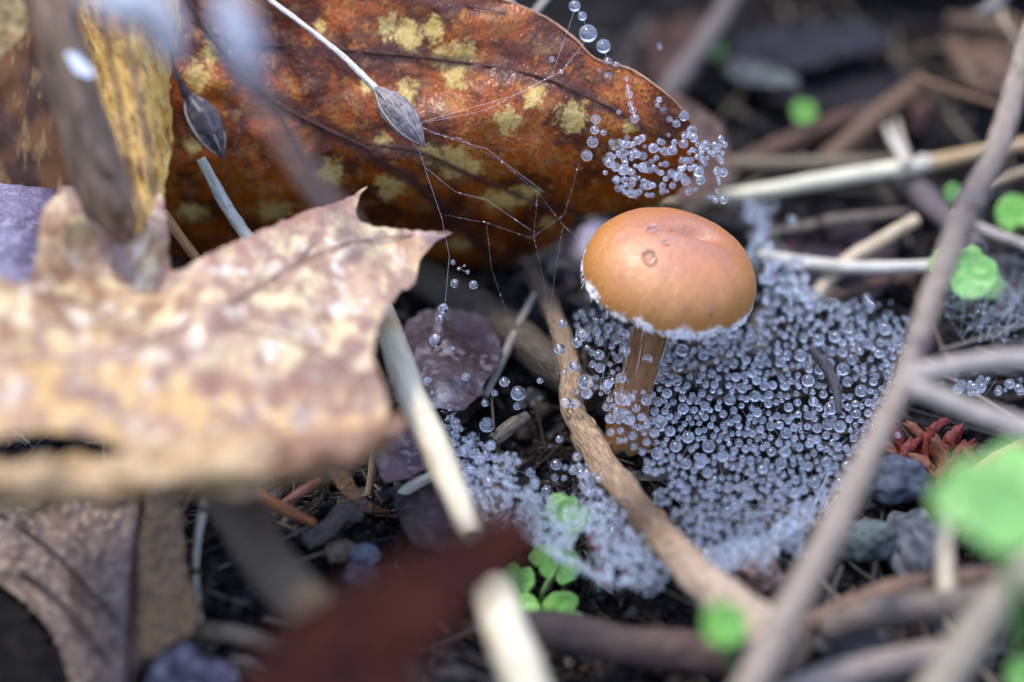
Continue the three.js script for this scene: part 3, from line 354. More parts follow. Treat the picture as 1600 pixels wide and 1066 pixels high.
  const cap = part('cap', grid(140, 60, (s, th) => s < 0.9 ? surf(s / 0.9, th) : (() => { const q = (s - 0.9) / 0.1, r = A * (1 - 0.035 * q * q), h = rimWave(th) - 0.62 * Math.sin(q * Math.PI / 2); return place(r * (1 + 0.012 * n2(Math.cos(th) * 2, Math.sin(th) * 2)), h, th); })()), capMat, t);
  // the gills under it
  part('gills', grid(420, 10, (s, th) => place(mix(A * 0.965, 1.45, s), -0.62 + rimWave(th) + 1.3 * Math.sin(s * 2.4) + (0.28 * Math.cos(th * 70) * Math.sin(s * Math.PI)), th)), std({ color: [0.3, 0.17, 0.08], roughness: 0.8, side: THREE.DoubleSide }), cap);
  // ragged white veil round the margin
  const flakes = []; for (let i = 0; i < 1500; i++) {
    const th = rand() * 2 * Math.PI, dens = 0.55 + 0.75 * n2(Math.cos(th) * 2.5 + 8, Math.sin(th) * 2.5); if (rand() > dens) continue;
    const g = new THREE.IcosahedronGeometry(1, 1), p = g.attributes.position, sd = rand() * 50; for (let k = 0; k < p.count; k++) { const q = 1 + 0.5 * n3(p.getX(k) * 1.6 + sd, p.getY(k) * 1.6, p.getZ(k) * 1.6); p.setXYZ(k, p.getX(k) * q, p.getY(k) * q, p.getZ(k) * q); } g.computeVertexNormals();
    const s = R(0.04, 0.12) * (0.7 + 0.5 * dens), m = new THREE.Matrix4().makeBasis(V().addScaledVector(e1, Math.sin(th)).addScaledVector(e2, -Math.cos(th)), capAxis, V().addScaledVector(e1, Math.cos(th)).addScaledVector(e2, Math.sin(th))); g.scale(s * R(0.8, 2), s * R(0.5, 1.2), s * 0.35); g.rotateZ(R(-0.5, 0.5)); g.applyMatrix4(m);
    const h = rimWave(th) + R(-0.74, 0) + (rand() < 0.06 ? R(0, 0.5) : 0), q = place(A * (h > 0.05 ? 0.995 : 1.0) + R(-0.08, 0.06), h, th); g.translate(q.x, q.y, q.z); g.deleteAttribute('uv'); flakes.push(g);
  }
  for (let i = 0; i < 90; i++) { const th = rand() * 6.283, a = place(A * 0.99, rimWave(th) - 0.6, th), b = place(A * R(0.95, 1.02), rimWave(th) - R(0.8, 1.25), th + R(-0.05, 0.05)); const g = rod([a, a.clone().lerp(b, 0.5).add(V(R(-0.08, 0.08), 0, R(-0.08, 0.08))), b], [0.045, 0.03, 0.012], { seg: 4, rad: 5 }); const q = g.toNonIndexed(); q.deleteAttribute('uv'); q.deleteAttribute('color'); flakes.push(q); }
  const veil = part('veil_fringe', mergeGeometries(flakes.map((g) => g.index ? g.toNonIndexed() : g)), std({ color: [0.82, 0.77, 0.68], roughness: 0.85 }), cap); tag(veil, 'ragged white veil remnants along the cap margin');
  const P = [foot, at(984, 640, 230), at(1002, 570, 228.5), at(1022, 500, 227), capC.clone().addScaledVector(capAxis, 0.5)];
  const stem = part('stem', rod(P, [1.95, 1.55, 1.38, 1.4, 1.7], { seg: 60, rad: 30, rough: 0.14, seed: 4 }), straw([0.36, 0.165, 0.06], { bumpScale: 0.0001, roughness: 0.7 }), t);
  const fib = []; for (let i = 0; i < 130; i++) { const k = R(0.02, 0.92), c = catmull(P), p = c.getPoint(k), th = R(0, 6.28), r = 1.42, q = (t2, dr) => { const a = c.getPoint(clamp(k + t2)); return a.add(V(Math.cos(th + t2) * (r + dr), 0, Math.sin(th + t2) * (r + dr))); }; const g = rod([q(0, 0), q(0.04, 0.1), q(0.1, R(0, 0.2))], [0.025, 0.045, 0.015], { seg: 6, rad: 5, rough: 0.4 }).toNonIndexed(); fib.push(g); }
  part('stem_fibres', mergeGeometries(fib), std({ color: [0.6, 0.45, 0.3], roughness: 0.9 }), stem);
  // beads of water on the cap
  const bead = (s, th, r, flat, label) => { const p = surf(s, th), pe = surf(s + 0.02, th), pt = surf(s, th + 0.02), n = V().subVectors(pe, p).cross(V().subVectors(pt, p)).normalize(); if (n.dot(capAxis) < 0) n.negate(); const g = new THREE.SphereGeometry(r, 28, 18); g.scale(1, flat, 1); g.applyQuaternion(new THREE.Quaternion().setFromUnitVectors(V(0, 1, 0), n)); const c = p.addScaledVector(n, r * flat * 0.6); g.translate(c.x, c.y, c.z); tag(part('water_bead', g, BEAD), label, 'water drop'); };
  WATER = new THREE.MeshPhysicalMaterial({ color: 0xffffff, roughness: 0, transmission: 0.99, thickness: 0.001, ior: 1.4, clearcoat: 0.6, clearcoatRoughness: 0 });
  const BEAD = new THREE.MeshPhysicalMaterial({ color: 0xffffff, roughness: 0, transmission: 1, thickness: 0.001, ior: 1.333 });
  beadOn = (px, py, r, flat, label) => { let best = null, bd = 1e9; const f = EYE; for (let s = 0.05; s < 1; s += 0.01) for (let k = 0; k < 240; k++) { const th = k / 240 * 6.2832, p = surf(s, th), d = V().subVectors(p, f), z = d.dot(FWD); if (z > 228) continue; const x = d.dot(RIGHT) / z / TAN + 800, y = 533 - d.dot(UPV) / z / TAN, e = (x - px) ** 2 + (y - py) ** 2; if (e < bd) { bd = e; best = [s, th]; } } bead(best[0], best[1], r, flat, label); };
  beadOn(1014, 402, 0.56, 0.9, 'round water bead on the front of the mushroom cap, largest of those there');
  beadOn(1019, 359, 0.42, 0.85, 'oval water bead high on the cap above the largest bead');
  beadOn(1041, 379, 0.26, 0.8, 'tiny water bead on the cap between the two larger beads');
  beadOn(1073, 483, 0.22, 0.8, 'small water bead low on the cap near its front margin');
  beadOn(1108, 478, 0.18, 0.8, 'very small water bead low on the cap right of another');
  const speck = (px, py, s, label) => { const g = new THREE.IcosahedronGeometry(s, 1); const p = at(px, py, 226 - 6.1); let best = null, bd = 1e9; for (let a = 0.02; a < 1; a += 0.01) for (let k = 0; k < 240; k++) { const q = surf(a, k / 240 * 6.2832), d = V().subVectors(q, EYE), z = d.dot(FWD); if (z > 228) continue; const e = (d.dot(RIGHT) / z / TAN + 800 - px) ** 2 + (533 - d.dot(UPV) / z / TAN - py) ** 2; if (e < bd) { bd = e; best = q; } } g.translate(best.x, best.y, best.z); tag(part('soil_speck', g, std({ color: [0.08, 0.03, 0.02], roughness: 0.7 })), label, 'speck'); };
  speck(1049, 361, 0.1, 'dark speck near the middle of the mushroom cap'); speck(1110, 491, 0.12, 'dark speck on the cap just above its white margin');
}

// ───────── straws, twigs and stalks: [x, y, depth] with d = true, else [x, y, height above the ground]; widths in photo pixels ─────────
const CREAM = straw([0.72, 0.62, 0.43]), PALE = straw([0.62, 0.56, 0.45]), OCHRE = straw([0.46, 0.34, 0.21]), GREY = bark([0.2, 0.165, 0.145]), BROWN = bark([0.165, 0.1, 0.06]), DARK = bark([0.05, 0.036, 0.03]), LGREY = bark([0.52, 0.46, 0.39]), DULL = bark([0.19, 0.155, 0.115]);
const pt = (p, d) => d ? at(...p) : on(...p);
const rads = (pts, ws, d) => pts.map((p, i) => { const x = i / (pts.length - 1) * (ws.length - 1), k = Math.min(ws.length - 2, Math.floor(x)), w = ws.length === 1 ? ws[0] : mix(ws[k], ws[k + 1], x - k); return w * TAN * (d ? p[2] : depthAt(p[1], p[2])) / 2; });
let seedNo = 1;
function stick(name, label, cat, pts, ws, mat, { d = false, group, pname = 'stalk', nodes = [], nodeMat = DARK, ...o } = {}) {
  const W = pts.map((p) => pt(p, d)), r = rads(pts, ws, d), t = thing(name, label, cat, W[0], group); seedNo += 1.7;
  part(pname, rod(W, r, { seg: 70, rad: 18, seed: seedNo, ...o }), mat, t);
  const c = catmull(W); for (const k of nodes) { const p = c.getPoint(k), tn = c.getTangent(k), x = k * (r.length - 1), i = Math.min(r.length - 2, Math.floor(x)), rr = mix(r[i], r[i + 1], x - i); part('node', rod([-1, -0.5, 0, 0.5, 1].map((s) => p.clone().addScaledVector(tn, s * rr * 0.9)), [0.98, 1.12, 1.2, 1.12, 0.98].map((s) => s * rr), { seg: 10, rad: 18, rough: 0.12, seed: seedNo }), nodeMat, t); }
  return t;
}
const two = (a, b, k0, k1) => (t) => mix3(a, b, sm(k0, k1, t));
stick('cream_straw', 'cream cut straw leaning from the pale leaf down past centre-left', 'straw', [[585, 455, 224], [602, 500, 223], [640, 610, 218], [690, 720, 213], [736, 835, 207]], [26, 42, 46, 48, 36], CREAM, { d: true, rough: 0.05, hollow: 0.6, tint: (t) => mix3([1, 1, 1], [0.8, 0.62, 0.42], Math.exp(-(((t - 0.3) / 0.035) ** 2)) * 0.8) });
stick('cream_straw', 'cream straw stub with a rounded end at the bottom centre', 'straw', [[768, 918, 203], [790, 985, 200], [815, 1050, 197], [845, 1140, 194]], [64, 70, 74, 80], CREAM, { d: true, rough: 0.06, hollow: 0.5 });
stick('bent_twig', 'tan bent twig crossing in front of the dewy web below the mushroom', 'twig', [[826, 425, 243], [862, 490, 237], [890, 570, 232], [897, 640, 229], [935, 710, 225], [1000, 800, 219], [1062, 868, 213], [1130, 935, 207], [1230, 1025, 201]], [26, 30, 32, 38, 48, 50, 54, 64, 76], bark([0.52, 0.385, 0.26], { bumpScale: 0.00016 }), { d: true, rough: 0.2, seg: 130, tint: (t) => { const lo = sm(0.72, 0.85, t), dk = Math.exp(-(((t - 0.655) / 0.06) ** 2)), g = sm(0.3, 0.05, t); return mix3(mix3([0.85 + 0.25 * lo, 0.78 + 0.34 * lo, 0.7 + 0.45 * lo], [0.24, 0.21, 0.2], dk * 0.95), [0.36, 0.36, 0.36], g); } });
{ // the tall forked stem
  const t = stick('forked_stem', 'tall grey-brown blurred stem with two side branches crossing the right of the view', 'twig', [[1650, -40, 218], [1600, 95, 216], [1560, 225, 213], [1497, 360, 209], [1455, 470, 207], [1420, 580, 205], [1360, 705, 202], [1290, 850, 198], [1215, 990, 194], [1150, 1120, 191]], [32, 35, 37, 44, 38, 38, 42, 48, 54, 58], bark([0.43, 0.345, 0.26]), { d: true, tint: (t) => mix3([1, 1, 1], [0.5, 0.5, 0.55], Math.exp(-(((t - 0.3) / 0.06) ** 2))), nodes: [0.3, 0.515], nodeMat: GREY, rough: 0.1, seg: 120, pname: 'main_stem' });
  const br = (pts, ws) => part('side_branch', rod(pts.map((p) => at(...p)), rads(pts, ws, true), { seg: 40, rad: 16, seed: ws[0], rough: 0.07 }), LGREY, t);
  br([[1418, 592, 204.5], [1460, 580, 204], [1530, 566, 203.5], [1660, 558, 203]], [40, 34, 32, 36]); br([[1412, 600, 204.5], [1460, 618, 203], [1530, 646, 202], [1660, 690, 200]], [36, 32, 34, 38]);
}
stick('white_straw', 'long white straw with a brown end lying across the ground right of the cap', 'straw', [[905, 322, 2.6], [1010, 316, 2.7], [1130, 306, 3.2], [1260, 288, 4], [1380, 266, 4.6], [1450, 254, 5], [1530, 238, 5.5], [1680, 212, 6]], [14, 17, 22, 25, 25, 24, 20, 20], CREAM, { rough: 0.05, seg: 100, nodes: [0.7], nodeMat: PALE, tint: (t) => mix3(mix3([0.62, 0.55, 0.47], [1.1, 1.16, 1.16], sm(0.2, 0.34, t)), [0.72, 0.56, 0.4], sm(0.695, 0.71, t)) });
stick('beige_straw', 'blurred beige straw lying behind the long white straw', 'straw', [[1050, 262, 1.5], [1130, 258, 2], [1250, 256, 2.5], [1330, 254, 2.5], [1400, 252, 2]], [20, 22, 22, 22, 18], DULL, { tint: () => [1.4, 1.35, 1.2] });
stick('brown_twig', 'brown twig with a broken end rising behind the white straw', 'twig', [[1270, 275, 1], [1330, 220, 3], [1390, 168, 5], [1448, 128, 7]], [38, 38, 36, 40], BROWN, { tint: () => [1.25, 1.2, 1.15] });
stick('brown_twig', 'thin straight twig from the broken twig end toward the tall stem', 'twig', [[1432, 120, 8], [1490, 142, 8.5], [1570, 168, 9]], [9, 9, 8], BROWN, { tint: () => [1.7, 1.6, 1.5] });
stick('grey_twig', 'grey blurred twig running to the top edge right of the brown leaf', 'twig', [[1020, 180, 2], [1062, 120, 4], [1105, 60, 5], [1160, -30, 6]], [34, 36, 32, 32], GREY);
stick('brown_twig', 'dull purplish twig on the ground left of the broken twig', 'twig', [[1090, 290, 1], [1200, 240, 1.4], [1290, 198, 1.8], [1360, 172, 2]], [34, 36, 32, 24], BROWN, { tint: () => [0.9, 0.8, 0.85] });
stick('pale_stalk', 'short pale stalk leaning on the white straw, left of a pair', 'stalk', [[1385, 198, 4], [1398, 225, 5], [1416, 258, 5.5]], [10, 14, 16], PALE); stick('pale_stalk', 'short pale stalk leaning on the white straw, right of a pair', 'stalk', [[1398, 180, 4], [1408, 215, 5], [1420, 255, 5.6]], [9, 11, 13], PALE, { tint: () => [0.8, 0.75, 0.7] });
stick('grey_twig', 'thick grey stub slanting under the white straw', 'twig', [[1405, 268, 2], [1440, 305, 3], [1490, 352, 4], [1530, 390, 5]], [38, 40, 36, 32], GREY, { tint: () => [0.9, 0.9, 1] });
stick('beige_straw', 'beige straw lying level right of the mushroom cap', 'straw', [[1185, 398, 3], [1250, 410, 3.2], [1330, 418, 3.5], [1470, 416, 4]], [18, 21, 21, 20], PALE); 
stick('tan_straw', 'tan straw with a cut end slanting above the level beige straw', 'straw', [[1262, 475, 1], [1320, 412, 2.6], [1380, 374, 4], [1434, 342, 5]], [20, 24, 22, 20], OCHRE, { tint: () => [1.25, 1.3, 1.3], hollow: 0.5 });
stick('grey_twig', 'thin grey-brown twig with a knot below the white straw', 'twig', [[1170, 372, 2], [1240, 358, 2.4], [1305, 346, 2.6], [1420, 332, 3]], [14, 16, 22, 14], DULL, { nodes: [0.55] }); stick('grey_twig', 'pale twig dotted with drops right of the tall stem', 'twig', [[1490, 335, 5], [1540, 360, 5], [1660, 402, 5]], [17, 17, 18], LGREY);
stick('brown_twig', 'thin orange-brown twig near the right edge above the green leaf', 'twig', [[1540, 290, 5], [1575, 276, 5.5], [1660, 250, 6]], [11, 11, 11], OCHRE); stick('brown_twig', 'dark twig under the tan straw, half hidden', 'twig', [[1265, 470, 1], [1340, 455, 1.2], [1430, 432, 1.4]], [20, 22, 18], BROWN, { tint: () => [0.7, 0.65, 0.65] });
stick('beige_stick', 'wide blurred beige stick slanting behind the centre gap', 'stick', [[600, 408, 0.5], [680, 444, 1], [770, 500, 1.5], [850, 560, 2], [930, 625, 1]], [54, 60, 66, 62, 50], DULL, { tint: () => [0.62, 0.6, 0.56] });
stick('glassy_stalk', 'thin greyish translucent stalk left of the bent twig', 'stalk', [[835, 460, 4], [812, 505, 3.4], [785, 562, 2.6], [758, 620, 2]], [11, 13, 14, 13], LGREY, { tint: () => [0.75, 0.78, 0.78] });
stick('green_grey_stalk', 'short grey-green stalk with a cut end on the rusty leaf', 'stalk', [[314, 248, 226], [340, 298, 226], [362, 336, 226], [392, 378, 225.5]], [15, 19, 20, 20], straw([0.42, 0.41, 0.34]), { d: true, hollow: 0.6 });
stick('orange_stalk', 'thin orange-brown stalk left of the cut grey-green one', 'stalk', [[255, 330, 228], [280, 368, 228], [312, 410, 228]], [14, 16, 15], straw([0.36, 0.19, 0.06]), { d: true });
stick('thin_stalk', 'thin pale jointed stalk standing right of the purple leaf at lower left', 'stalk', [[345, 690, 213], [330, 740, 215], [314, 810, 216], [305, 885, 216], [310, 955, 215], [326, 1070, 213], [334, 1120, 212]], [10, 12, 13, 12, 12, 14, 14], PALE, { d: true, nodes: [0.3, 0.52], nodeMat: BROWN, seg: 90 });
stick('root_fibre', 'fine pale fibre joining the thin jointed stalk from the left', 'fibre', [[284, 800, 219], [300, 770, 217.5], [330, 745, 215.6], [370, 725, 214], [420, 705, 213]], [6, 7, 7, 5, 4], PALE, { d: true, rad: 8 });
stick('grey_stick', 'wide blurred grey-brown stick running down to the bottom left of centre', 'stick', [[318, 720, 211], [372, 800, 206], [435, 900, 200], [520, 985, 195], [640, 1090, 189]], [64, 80, 84, 84, 90], bark([0.17, 0.13, 0.085]), { d: true, tint: (t) => [1.0, 0.98, 0.95] });
stick('brown_twig', 'low pale brown twig at the bottom left beside the grey stick', 'twig', [[300, 985, 1.5], [360, 990, 2], [430, 1010, 2], [500, 1050, 2]], [26, 30, 30, 30], DULL, { tint: () => [1.5, 1.4, 1.25] });
stick('pale_fibre', 'short whitish fibre beside the thin stalk at lower left', 'fibre', [[312, 956, 216], [345, 952, 217], [390, 950, 218]], [8, 8, 4], PALE, { d: true, rad: 8 }); stick('pale_fibre', 'tiny forked whitish fibre near the bottom left', 'fibre', [[362, 1030, 2], [385, 1032, 2.4], [410, 1046, 2]], [5, 6, 4], PALE, { rad: 8 });
stick('orange_needle', 'orange-brown needle lying under the curled edge of the pale leaf', 'needle', [[365, 748, 3], [400, 772, 3], [440, 794, 3], [492, 818, 3]], [18, 22, 20, 12], straw([0.34, 0.12, 0.035])); stick('orange_needle', 'short pinkish brown needle right of the orange one', 'needle', [[440, 790, 2], [470, 770, 2.4], [500, 752, 2]], [14, 16, 12], straw([0.26, 0.1, 0.07]));
stick('dark_stick', 'dark horizontal stick across the bottom behind the straw stub', 'stick', [[790, 985, 1], [880, 990, 1.5], [980, 1010, 2], [1090, 1020, 2], [1200, 1040, 2]], [62, 66, 62, 66, 60], DARK, { tint: (t) => mix3([1, 1, 1], [2.6, 2.2, 2], sm(0.3, 0.7, t)) });
stick('brown_stick', 'blurred reddish brown stick at the lower right, upper one', 'stick', [[1215, 1000, 4], [1330, 950, 5], [1430, 918, 6], [1560, 902, 7], [1660, 880, 7]], [34, 40, 44, 38, 40], bark([0.27, 0.165, 0.11])); stick('brown_stick', 'blurred tan-grey stick at the lower right below the reddish one', 'stick', [[1290, 985, 5], [1370, 960, 7], [1480, 945, 9], [1660, 925, 11]], [40, 52, 46, 50], bark([0.24, 0.195, 0.155]));
stick('brown_stick', 'broad blurred tan stick in the bottom right corner', 'stick', [[1440, 1120, 190], [1510, 1010, 194], [1570, 930, 197], [1650, 850, 200]], [70, 66, 60, 56], bark([0.4, 0.34, 0.25]), { d: true }); stick('brown_stick', 'pinkish grey stick along the bottom edge right of centre', 'stick', [[1190, 1130, 194], [1260, 1078, 197], [1380, 1040, 200], [1520, 1010, 203]], [54, 50, 46, 40], bark([0.42, 0.34, 0.28]), { d: true });
stick('tan_stalk', 'pale tan upright stalk stub at the lower right beside the gritty soil', 'stalk', [[1478, 800, 209], [1476, 860, 208], [1480, 930, 206]], [26, 32, 34], PALE, { d: true, tint: () => [0.9, 0.8, 0.65] }); stick('brown_twig', 'orange-brown twig at the right edge above the large clover', 'twig', [[1520, 742, 3], [1560, 715, 4], [1660, 672, 5]], [20, 24, 26], straw([0.45, 0.24, 0.12]));
stick('red_twig', 'small dark reddish upright twig end behind the broken twig', 'twig', [[1446, 150, 4], [1438, 180, 3], [1428, 208, 2]], [26, 26, 22], bark([0.16, 0.07, 0.05])); stick('grey_twig', 'pale grey twig tip hanging from the top right corner', 'twig', [[1575, -20, 16], [1550, 12, 14], [1528, 22, 12]], [26, 22, 12], LGREY); stick('thin_stalk', 'thin olive stalk curving down in the top right corner', 'stalk', [[1560, 0, 12], [1572, 40, 11], [1592, 66, 10]], [9, 9, 8], OCHRE);
stick('brown_twig', 'dull brown twig beneath the leaf in the top right corner', 'twig', [[1480, 30, 6], [1540, 42, 6], [1600, 50, 6]], [24, 26, 22], BROWN); stick('thin_stalk', 'white thin stalks crossing beyond the top edge of the rusty leaf', 'stalk', [[780, -20, 243], [800, 8, 242], [812, 26, 242]], [8, 8, 7], PALE, { d: true }); stick('thin_stalk', 'white thin stalk tip left of the upper dewdrop strand', 'stalk', [[868, -20, 243], [845, 8, 243], [828, 30, 243]], [8, 9, 7], PALE, { d: true });
stick('thin_stalk', 'faint pale upright stalk behind the pointed leaf', 'stalk', [[585, 690, 227], [582, 730, 227], [575, 775, 227]], [12, 14, 12], OCHRE, { d: true, tint: () => [0.7, 0.66, 0.6] }); stick('pale_chip', 'whitish split chip left of the cream straw', 'chip', [[625, 775, 2], [645, 758, 2.6], [680, 742, 3]], [22, 26, 20], PALE, { flat: 0.5 }); stick('grey_twig', 'crooked grey twig bits on the ground under the pointed leaf', 'twig', [[478, 850, 1.5], [510, 828, 2], [540, 800, 2.4], [566, 806, 2]], [26, 30, 30, 20], GREY, { rough: 0.25, tint: () => [0.6, 0.58, 0.6] });
stick('dark_needle', 'dark curved needle caught in the web right of the mushroom', 'needle', [[1270, 548, 5.4], [1290, 572, 5.8], [1306, 605, 6], [1312, 648, 5.6]], [13, 17, 16, 8], bark([0.06, 0.055, 0.065]));
stick('pale_straw', 'pale blurred straw piece behind the leaf left of the bent twig', 'straw', [[770, 690, 2], [800, 665, 2.4], [825, 650, 2.6]], [22, 24, 18], DULL);

{ const z = on(1300, 12).z - 17, t = thing('added_shade_log', 'added dark log beyond the top right edge that shades the ground there', 'log', V(60, 0, z)); part('bark', rod([V(6, 8, z - 10), V(40, 12, z - 2), V(80, 13, z), V(130, 14, z + 6), V(190, 14, z + 4)], [13, 19, 20, 19, 20], { seg: 90, rad: 40, rough: 0.16, seed: 3 }), bark([0.05, 0.037, 0.03], { bumpScale: 0.0006 }), t); }  // log added past the top edge to block sky and darken the far ground

// ───────── seed pods on thin stalks ─────────
function pod(label, p0, p1, w, stalkPts, sw, mat, stalkMat, d2) {
  const a = at(...p0), b = at(...p1), t = thing('seed_pod', label, 'seed pod', a), k = w * TAN * p0[2] / 2, P = []; for (let i = 0; i <= 8; i++) P.push(a.clone().lerp(b, i / 8).add(V(0.12 * Math.sin(i / 8 * 3.14), 0, 0)));
  const capsule = part('capsule', rod(P, [0.16, 0.5, 0.82, 1, 1, 0.9, 0.68, 0.36, 0.1].map((x) => x * k), { seg: 60, rad: 50, ridge: 0.07, rough: 0.05, seed: w }), mat, t);
  const dir = b.clone().sub(a).normalize(), sd = V().crossVectors(dir, FWD).normalize(), ft = V().crossVectors(sd, dir);
  for (const [c, s] of [[0.25, 0.95], [-0.7, 0.7], [0.95, 0.25]]) part('seam', rod([0.02, 0.25, 0.5, 0.75, 0.97].map((u, i) => P[0].clone().lerp(P[8], u).addScaledVector(sd, [0.12, 0.86, 1.01, 0.8, 0.08][i] * k * c).addScaledVector(ft, (ft.dot(FWD) > 0 ? -1 : 1) * [0.12, 0.86, 1.01, 0.8, 0.08][i] * k * s)), [0.03, 0.055, 0.06, 0.05, 0.03], { seg: 30, rad: 6 }), straw([0.5, 0.44, 0.36]), capsule);
  part('stalk', rod(stalkPts.map((p) => at(...p)), rads(stalkPts, sw, true), { seg: 60, rad: 10, rough: 0.12, seed: w + 3 }), stalkMat, t);
}
const podSkin = bark([0.36, 0.31, 0.29], { roughness: 0.5 }), podDark = bark([0.1, 0.085, 0.09], { roughness: 0.45 }), podPale = bark([0.95, 0.95, 0.98], { roughness: 0.6 });
pod('sharp grey ribbed seed pod hanging on a thin pale stalk before the rusty leaf', [586, 136, 227], [664, 230, 226.5], 47, [[395, -25, 232], [425, 2, 230], [478, 42, 229], [540, 92, 228], [590, 142, 227]], [8, 9, 9, 10, 12], podSkin, straw([0.66, 0.6, 0.52]));
pod('dark ribbed seed pod hanging beside the folded yellow leaf', [290, 145, 223], [350, 248, 223], 50, [[262, 60, 219], [272, 105, 221], [282, 130, 222], [292, 150, 223]], [7, 7, 9, 16], podDark, podDark);
pod('very blurred pale seed pod near the lens at the top, right of two others', [340, -30, 172], [402, 150, 175], 58, [[402, 148, 175], [440, 210, 177], [500, 300, 180], [575, 395, 184]], [22, 22, 24, 24], podPale, bark([0.62, 0.44, 0.34]));
pod('very blurred whitish seed pod near the lens at the top left edge', [120, -30, 176], [262, 30, 176], 84, [[130, -30, 176], [60, -60, 176], [0, -90, 176]], [14, 14, 14], podPale, podPale);
pod('very blurred greyish white seed pod overhanging the folded yellow leaf', [222, -30, 178], [275, 105, 178], 64, [[222, -30, 178], [200, -60, 178], [190, -90, 178]], [12, 12, 12], podPale, podPale);

// ───────── green seedlings ─────────
const green = (c, s) => skin(1, 256, (u, v) => { const a = fbm(u * 2 + s, v * 2, 3), b = fbm(u * 9 + s, v * 9, 3), r = Math.hypot(u, v), th = Math.atan2(v, u), vn = Math.abs(Math.sin(th * 3.5)) < 0.06 && r < 0.8 ? 1 : 0; let k = mix3(c, [c[0] * 1.6 + 0.02, c[1] * 1.15, c[2] * 1.4], sm(-0.2, 0.35, a)); if (vn) k = mix3(k, [c[0] * 1.8, c[1] * 1.3, c[2] * 2], 0.4); return [...mix3(k, [c[0] * 0.5, c[1] * 0.6, c[2] * 0.6], sm(0.2, 0.5, b) * 0.5), 0.5 + 0.3 * b + vn * 0.2, 0.33]; }, { bump: 0.00006 });
const G1 = green([0.1, 0.31, 0.015], 1), G2 = green([0.15, 0.37, 0.06], 4), G3 = green([0.07, 0.2, 0.02], 7), GS = straw([0.22, 0.42, 0.1]);
function leaflet(c, r, tilt, turn, mat, t, notch = 0.3, cup = 0.12, name = 'leaflet') {
  const pos = [], uv = [], idx = [], nr = 10, na = 40; const q = new THREE.Quaternion().setFromUnitVectors(V(0, 1, 0), tilt.clone().normalize()).multiply(new THREE.Quaternion().setFromAxisAngle(V(0, 1, 0), turn));
  for (const s of [0, 1]) for (let j = 0; j <= nr; j++) for (let i = 0; i <= na; i++) { const th = i / na * 6.28319, k = j / nr, e = 1 - notch * Math.exp(-((Math.min(th, 6.28319 - th) / 0.28) ** 2)) + 0.05 * n2(Math.cos(th) * 2 + turn, Math.sin(th) * 2), x = Math.cos(th) * k * e, z = Math.sin(th) * k * e; const p = V(x * r, (cup * k * k + 0.035 * n2(x * 1.5 + turn, z * 1.5) - 0.05 * Math.exp(-((z / 0.12) ** 2)) * k) * r - s * 0.16, z * r).applyQuaternion(q).add(c); pos.push(p.x, p.y, p.z); uv.push(x * 0.5 + 0.5, z * 0.5 + 0.5); }
  const w = na + 1, o = (nr + 1) * w; for (let j = 0; j < nr; j++) for (let i = 0; i < na; i++) { const a = j * w + i, b = a + w; idx.push(a, a + 1, b, b, a + 1, b + 1, a + o, b + o, a + 1 + o, b + o, b + 1 + o, a + 1 + o); } for (let i = 0; i < na; i++) { const a = nr * w + i; idx.push(a, a + 1, a + o, a + o, a + 1, a + 1 + o); }
  const g = new THREE.BufferGeometry(); g.setAttribute('position', new THREE.Float32BufferAttribute(pos, 3)); g.setAttribute('uv', new THREE.Float32BufferAttribute(uv, 2)); g.setIndex(idx); g.computeVertexNormals(); return part(name, g, mat, t);
}
const px2r = (r, d) => r * TAN * d;
const stemTo = (t, pts, w) => part('stem', rod(pts, [w, w * 0.85, w * 0.7], { seg: 16, rad: 8, rough: 0.06 }), GS, t);
const faceUp = V(0, 0.85, 0.55);
{ const t = thing('seedling', 'small bright green seedling with two round leaves on stems, below the web edge', 'seedling', on(845, 965, -5));
  const a = at(809, 906, 220), b = at(874, 882, 221), c = at(846, 870, 222), f = on(842, 960, -5);
  leaflet(a, px2r(27, 219), V(-0.1, 0.8, 0.6), 1.2, G1, t, 0.35); leaflet(b, px2r(33, 219), V(0.1, 0.75, 0.65), -1.9, G1, t, 0.3); leaflet(c, px2r(20, 220), V(0, 0.9, 0.4), 2.6, G1, t, 0.2);
  stemTo(t, [f, at(828, 935, 219.5), a], 0.2); stemTo(t, [f, at(850, 922, 220.5), b], 0.24);
  leaflet(at(880, 958, 218.5), px2r(34, 216), V(0, 0.8, 0.6), 0.3, G1, t, 0.45); leaflet(at(818, 952, 218.5), px2r(26, 216), V(0.1, 0.9, 0.4), 2, G1, t, 0.3); part('stem', rod([at(800, 955, 218.5), at(850, 968, 218), at(910, 972, 218)], [0.3, 0.35, 0.25], { seg: 16, rad: 8 }), GS, t); }
{ const t = thing('seedling', 'green seedling leaf under the dewy web edge at lower centre', 'seedling', on(890, 830, 0)); leaflet(on(890, 806, 2.4), px2r(30, 222), V(0.15, 0.85, 0.5), 0.8, G3, t, 0.4); leaflet(on(872, 790, 2.6), px2r(20, 222), V(-0.2, 0.9, 0.4), 2.8, G3, t); stemTo(t, [on(890, 830, 0), on(892, 818, 1.2), on(890, 806, 2.3)], 0.2); }
{ const t = thing('seedling', 'blurred round green seedling leaf beside the lower end of the bent twig', 'seedling', on(1150, 1050, 0)); const a = at(1133, 975, 193); leaflet(a, px2r(36, 193), V(0.05, 0.7, 0.7), 0.5, G1, t, 0.15, 0.1); stemTo(t, [on(1150, 1060, 0), at(1140, 1020, 196), a.clone().add(V(0, -0.2, 0))], 0.35); }
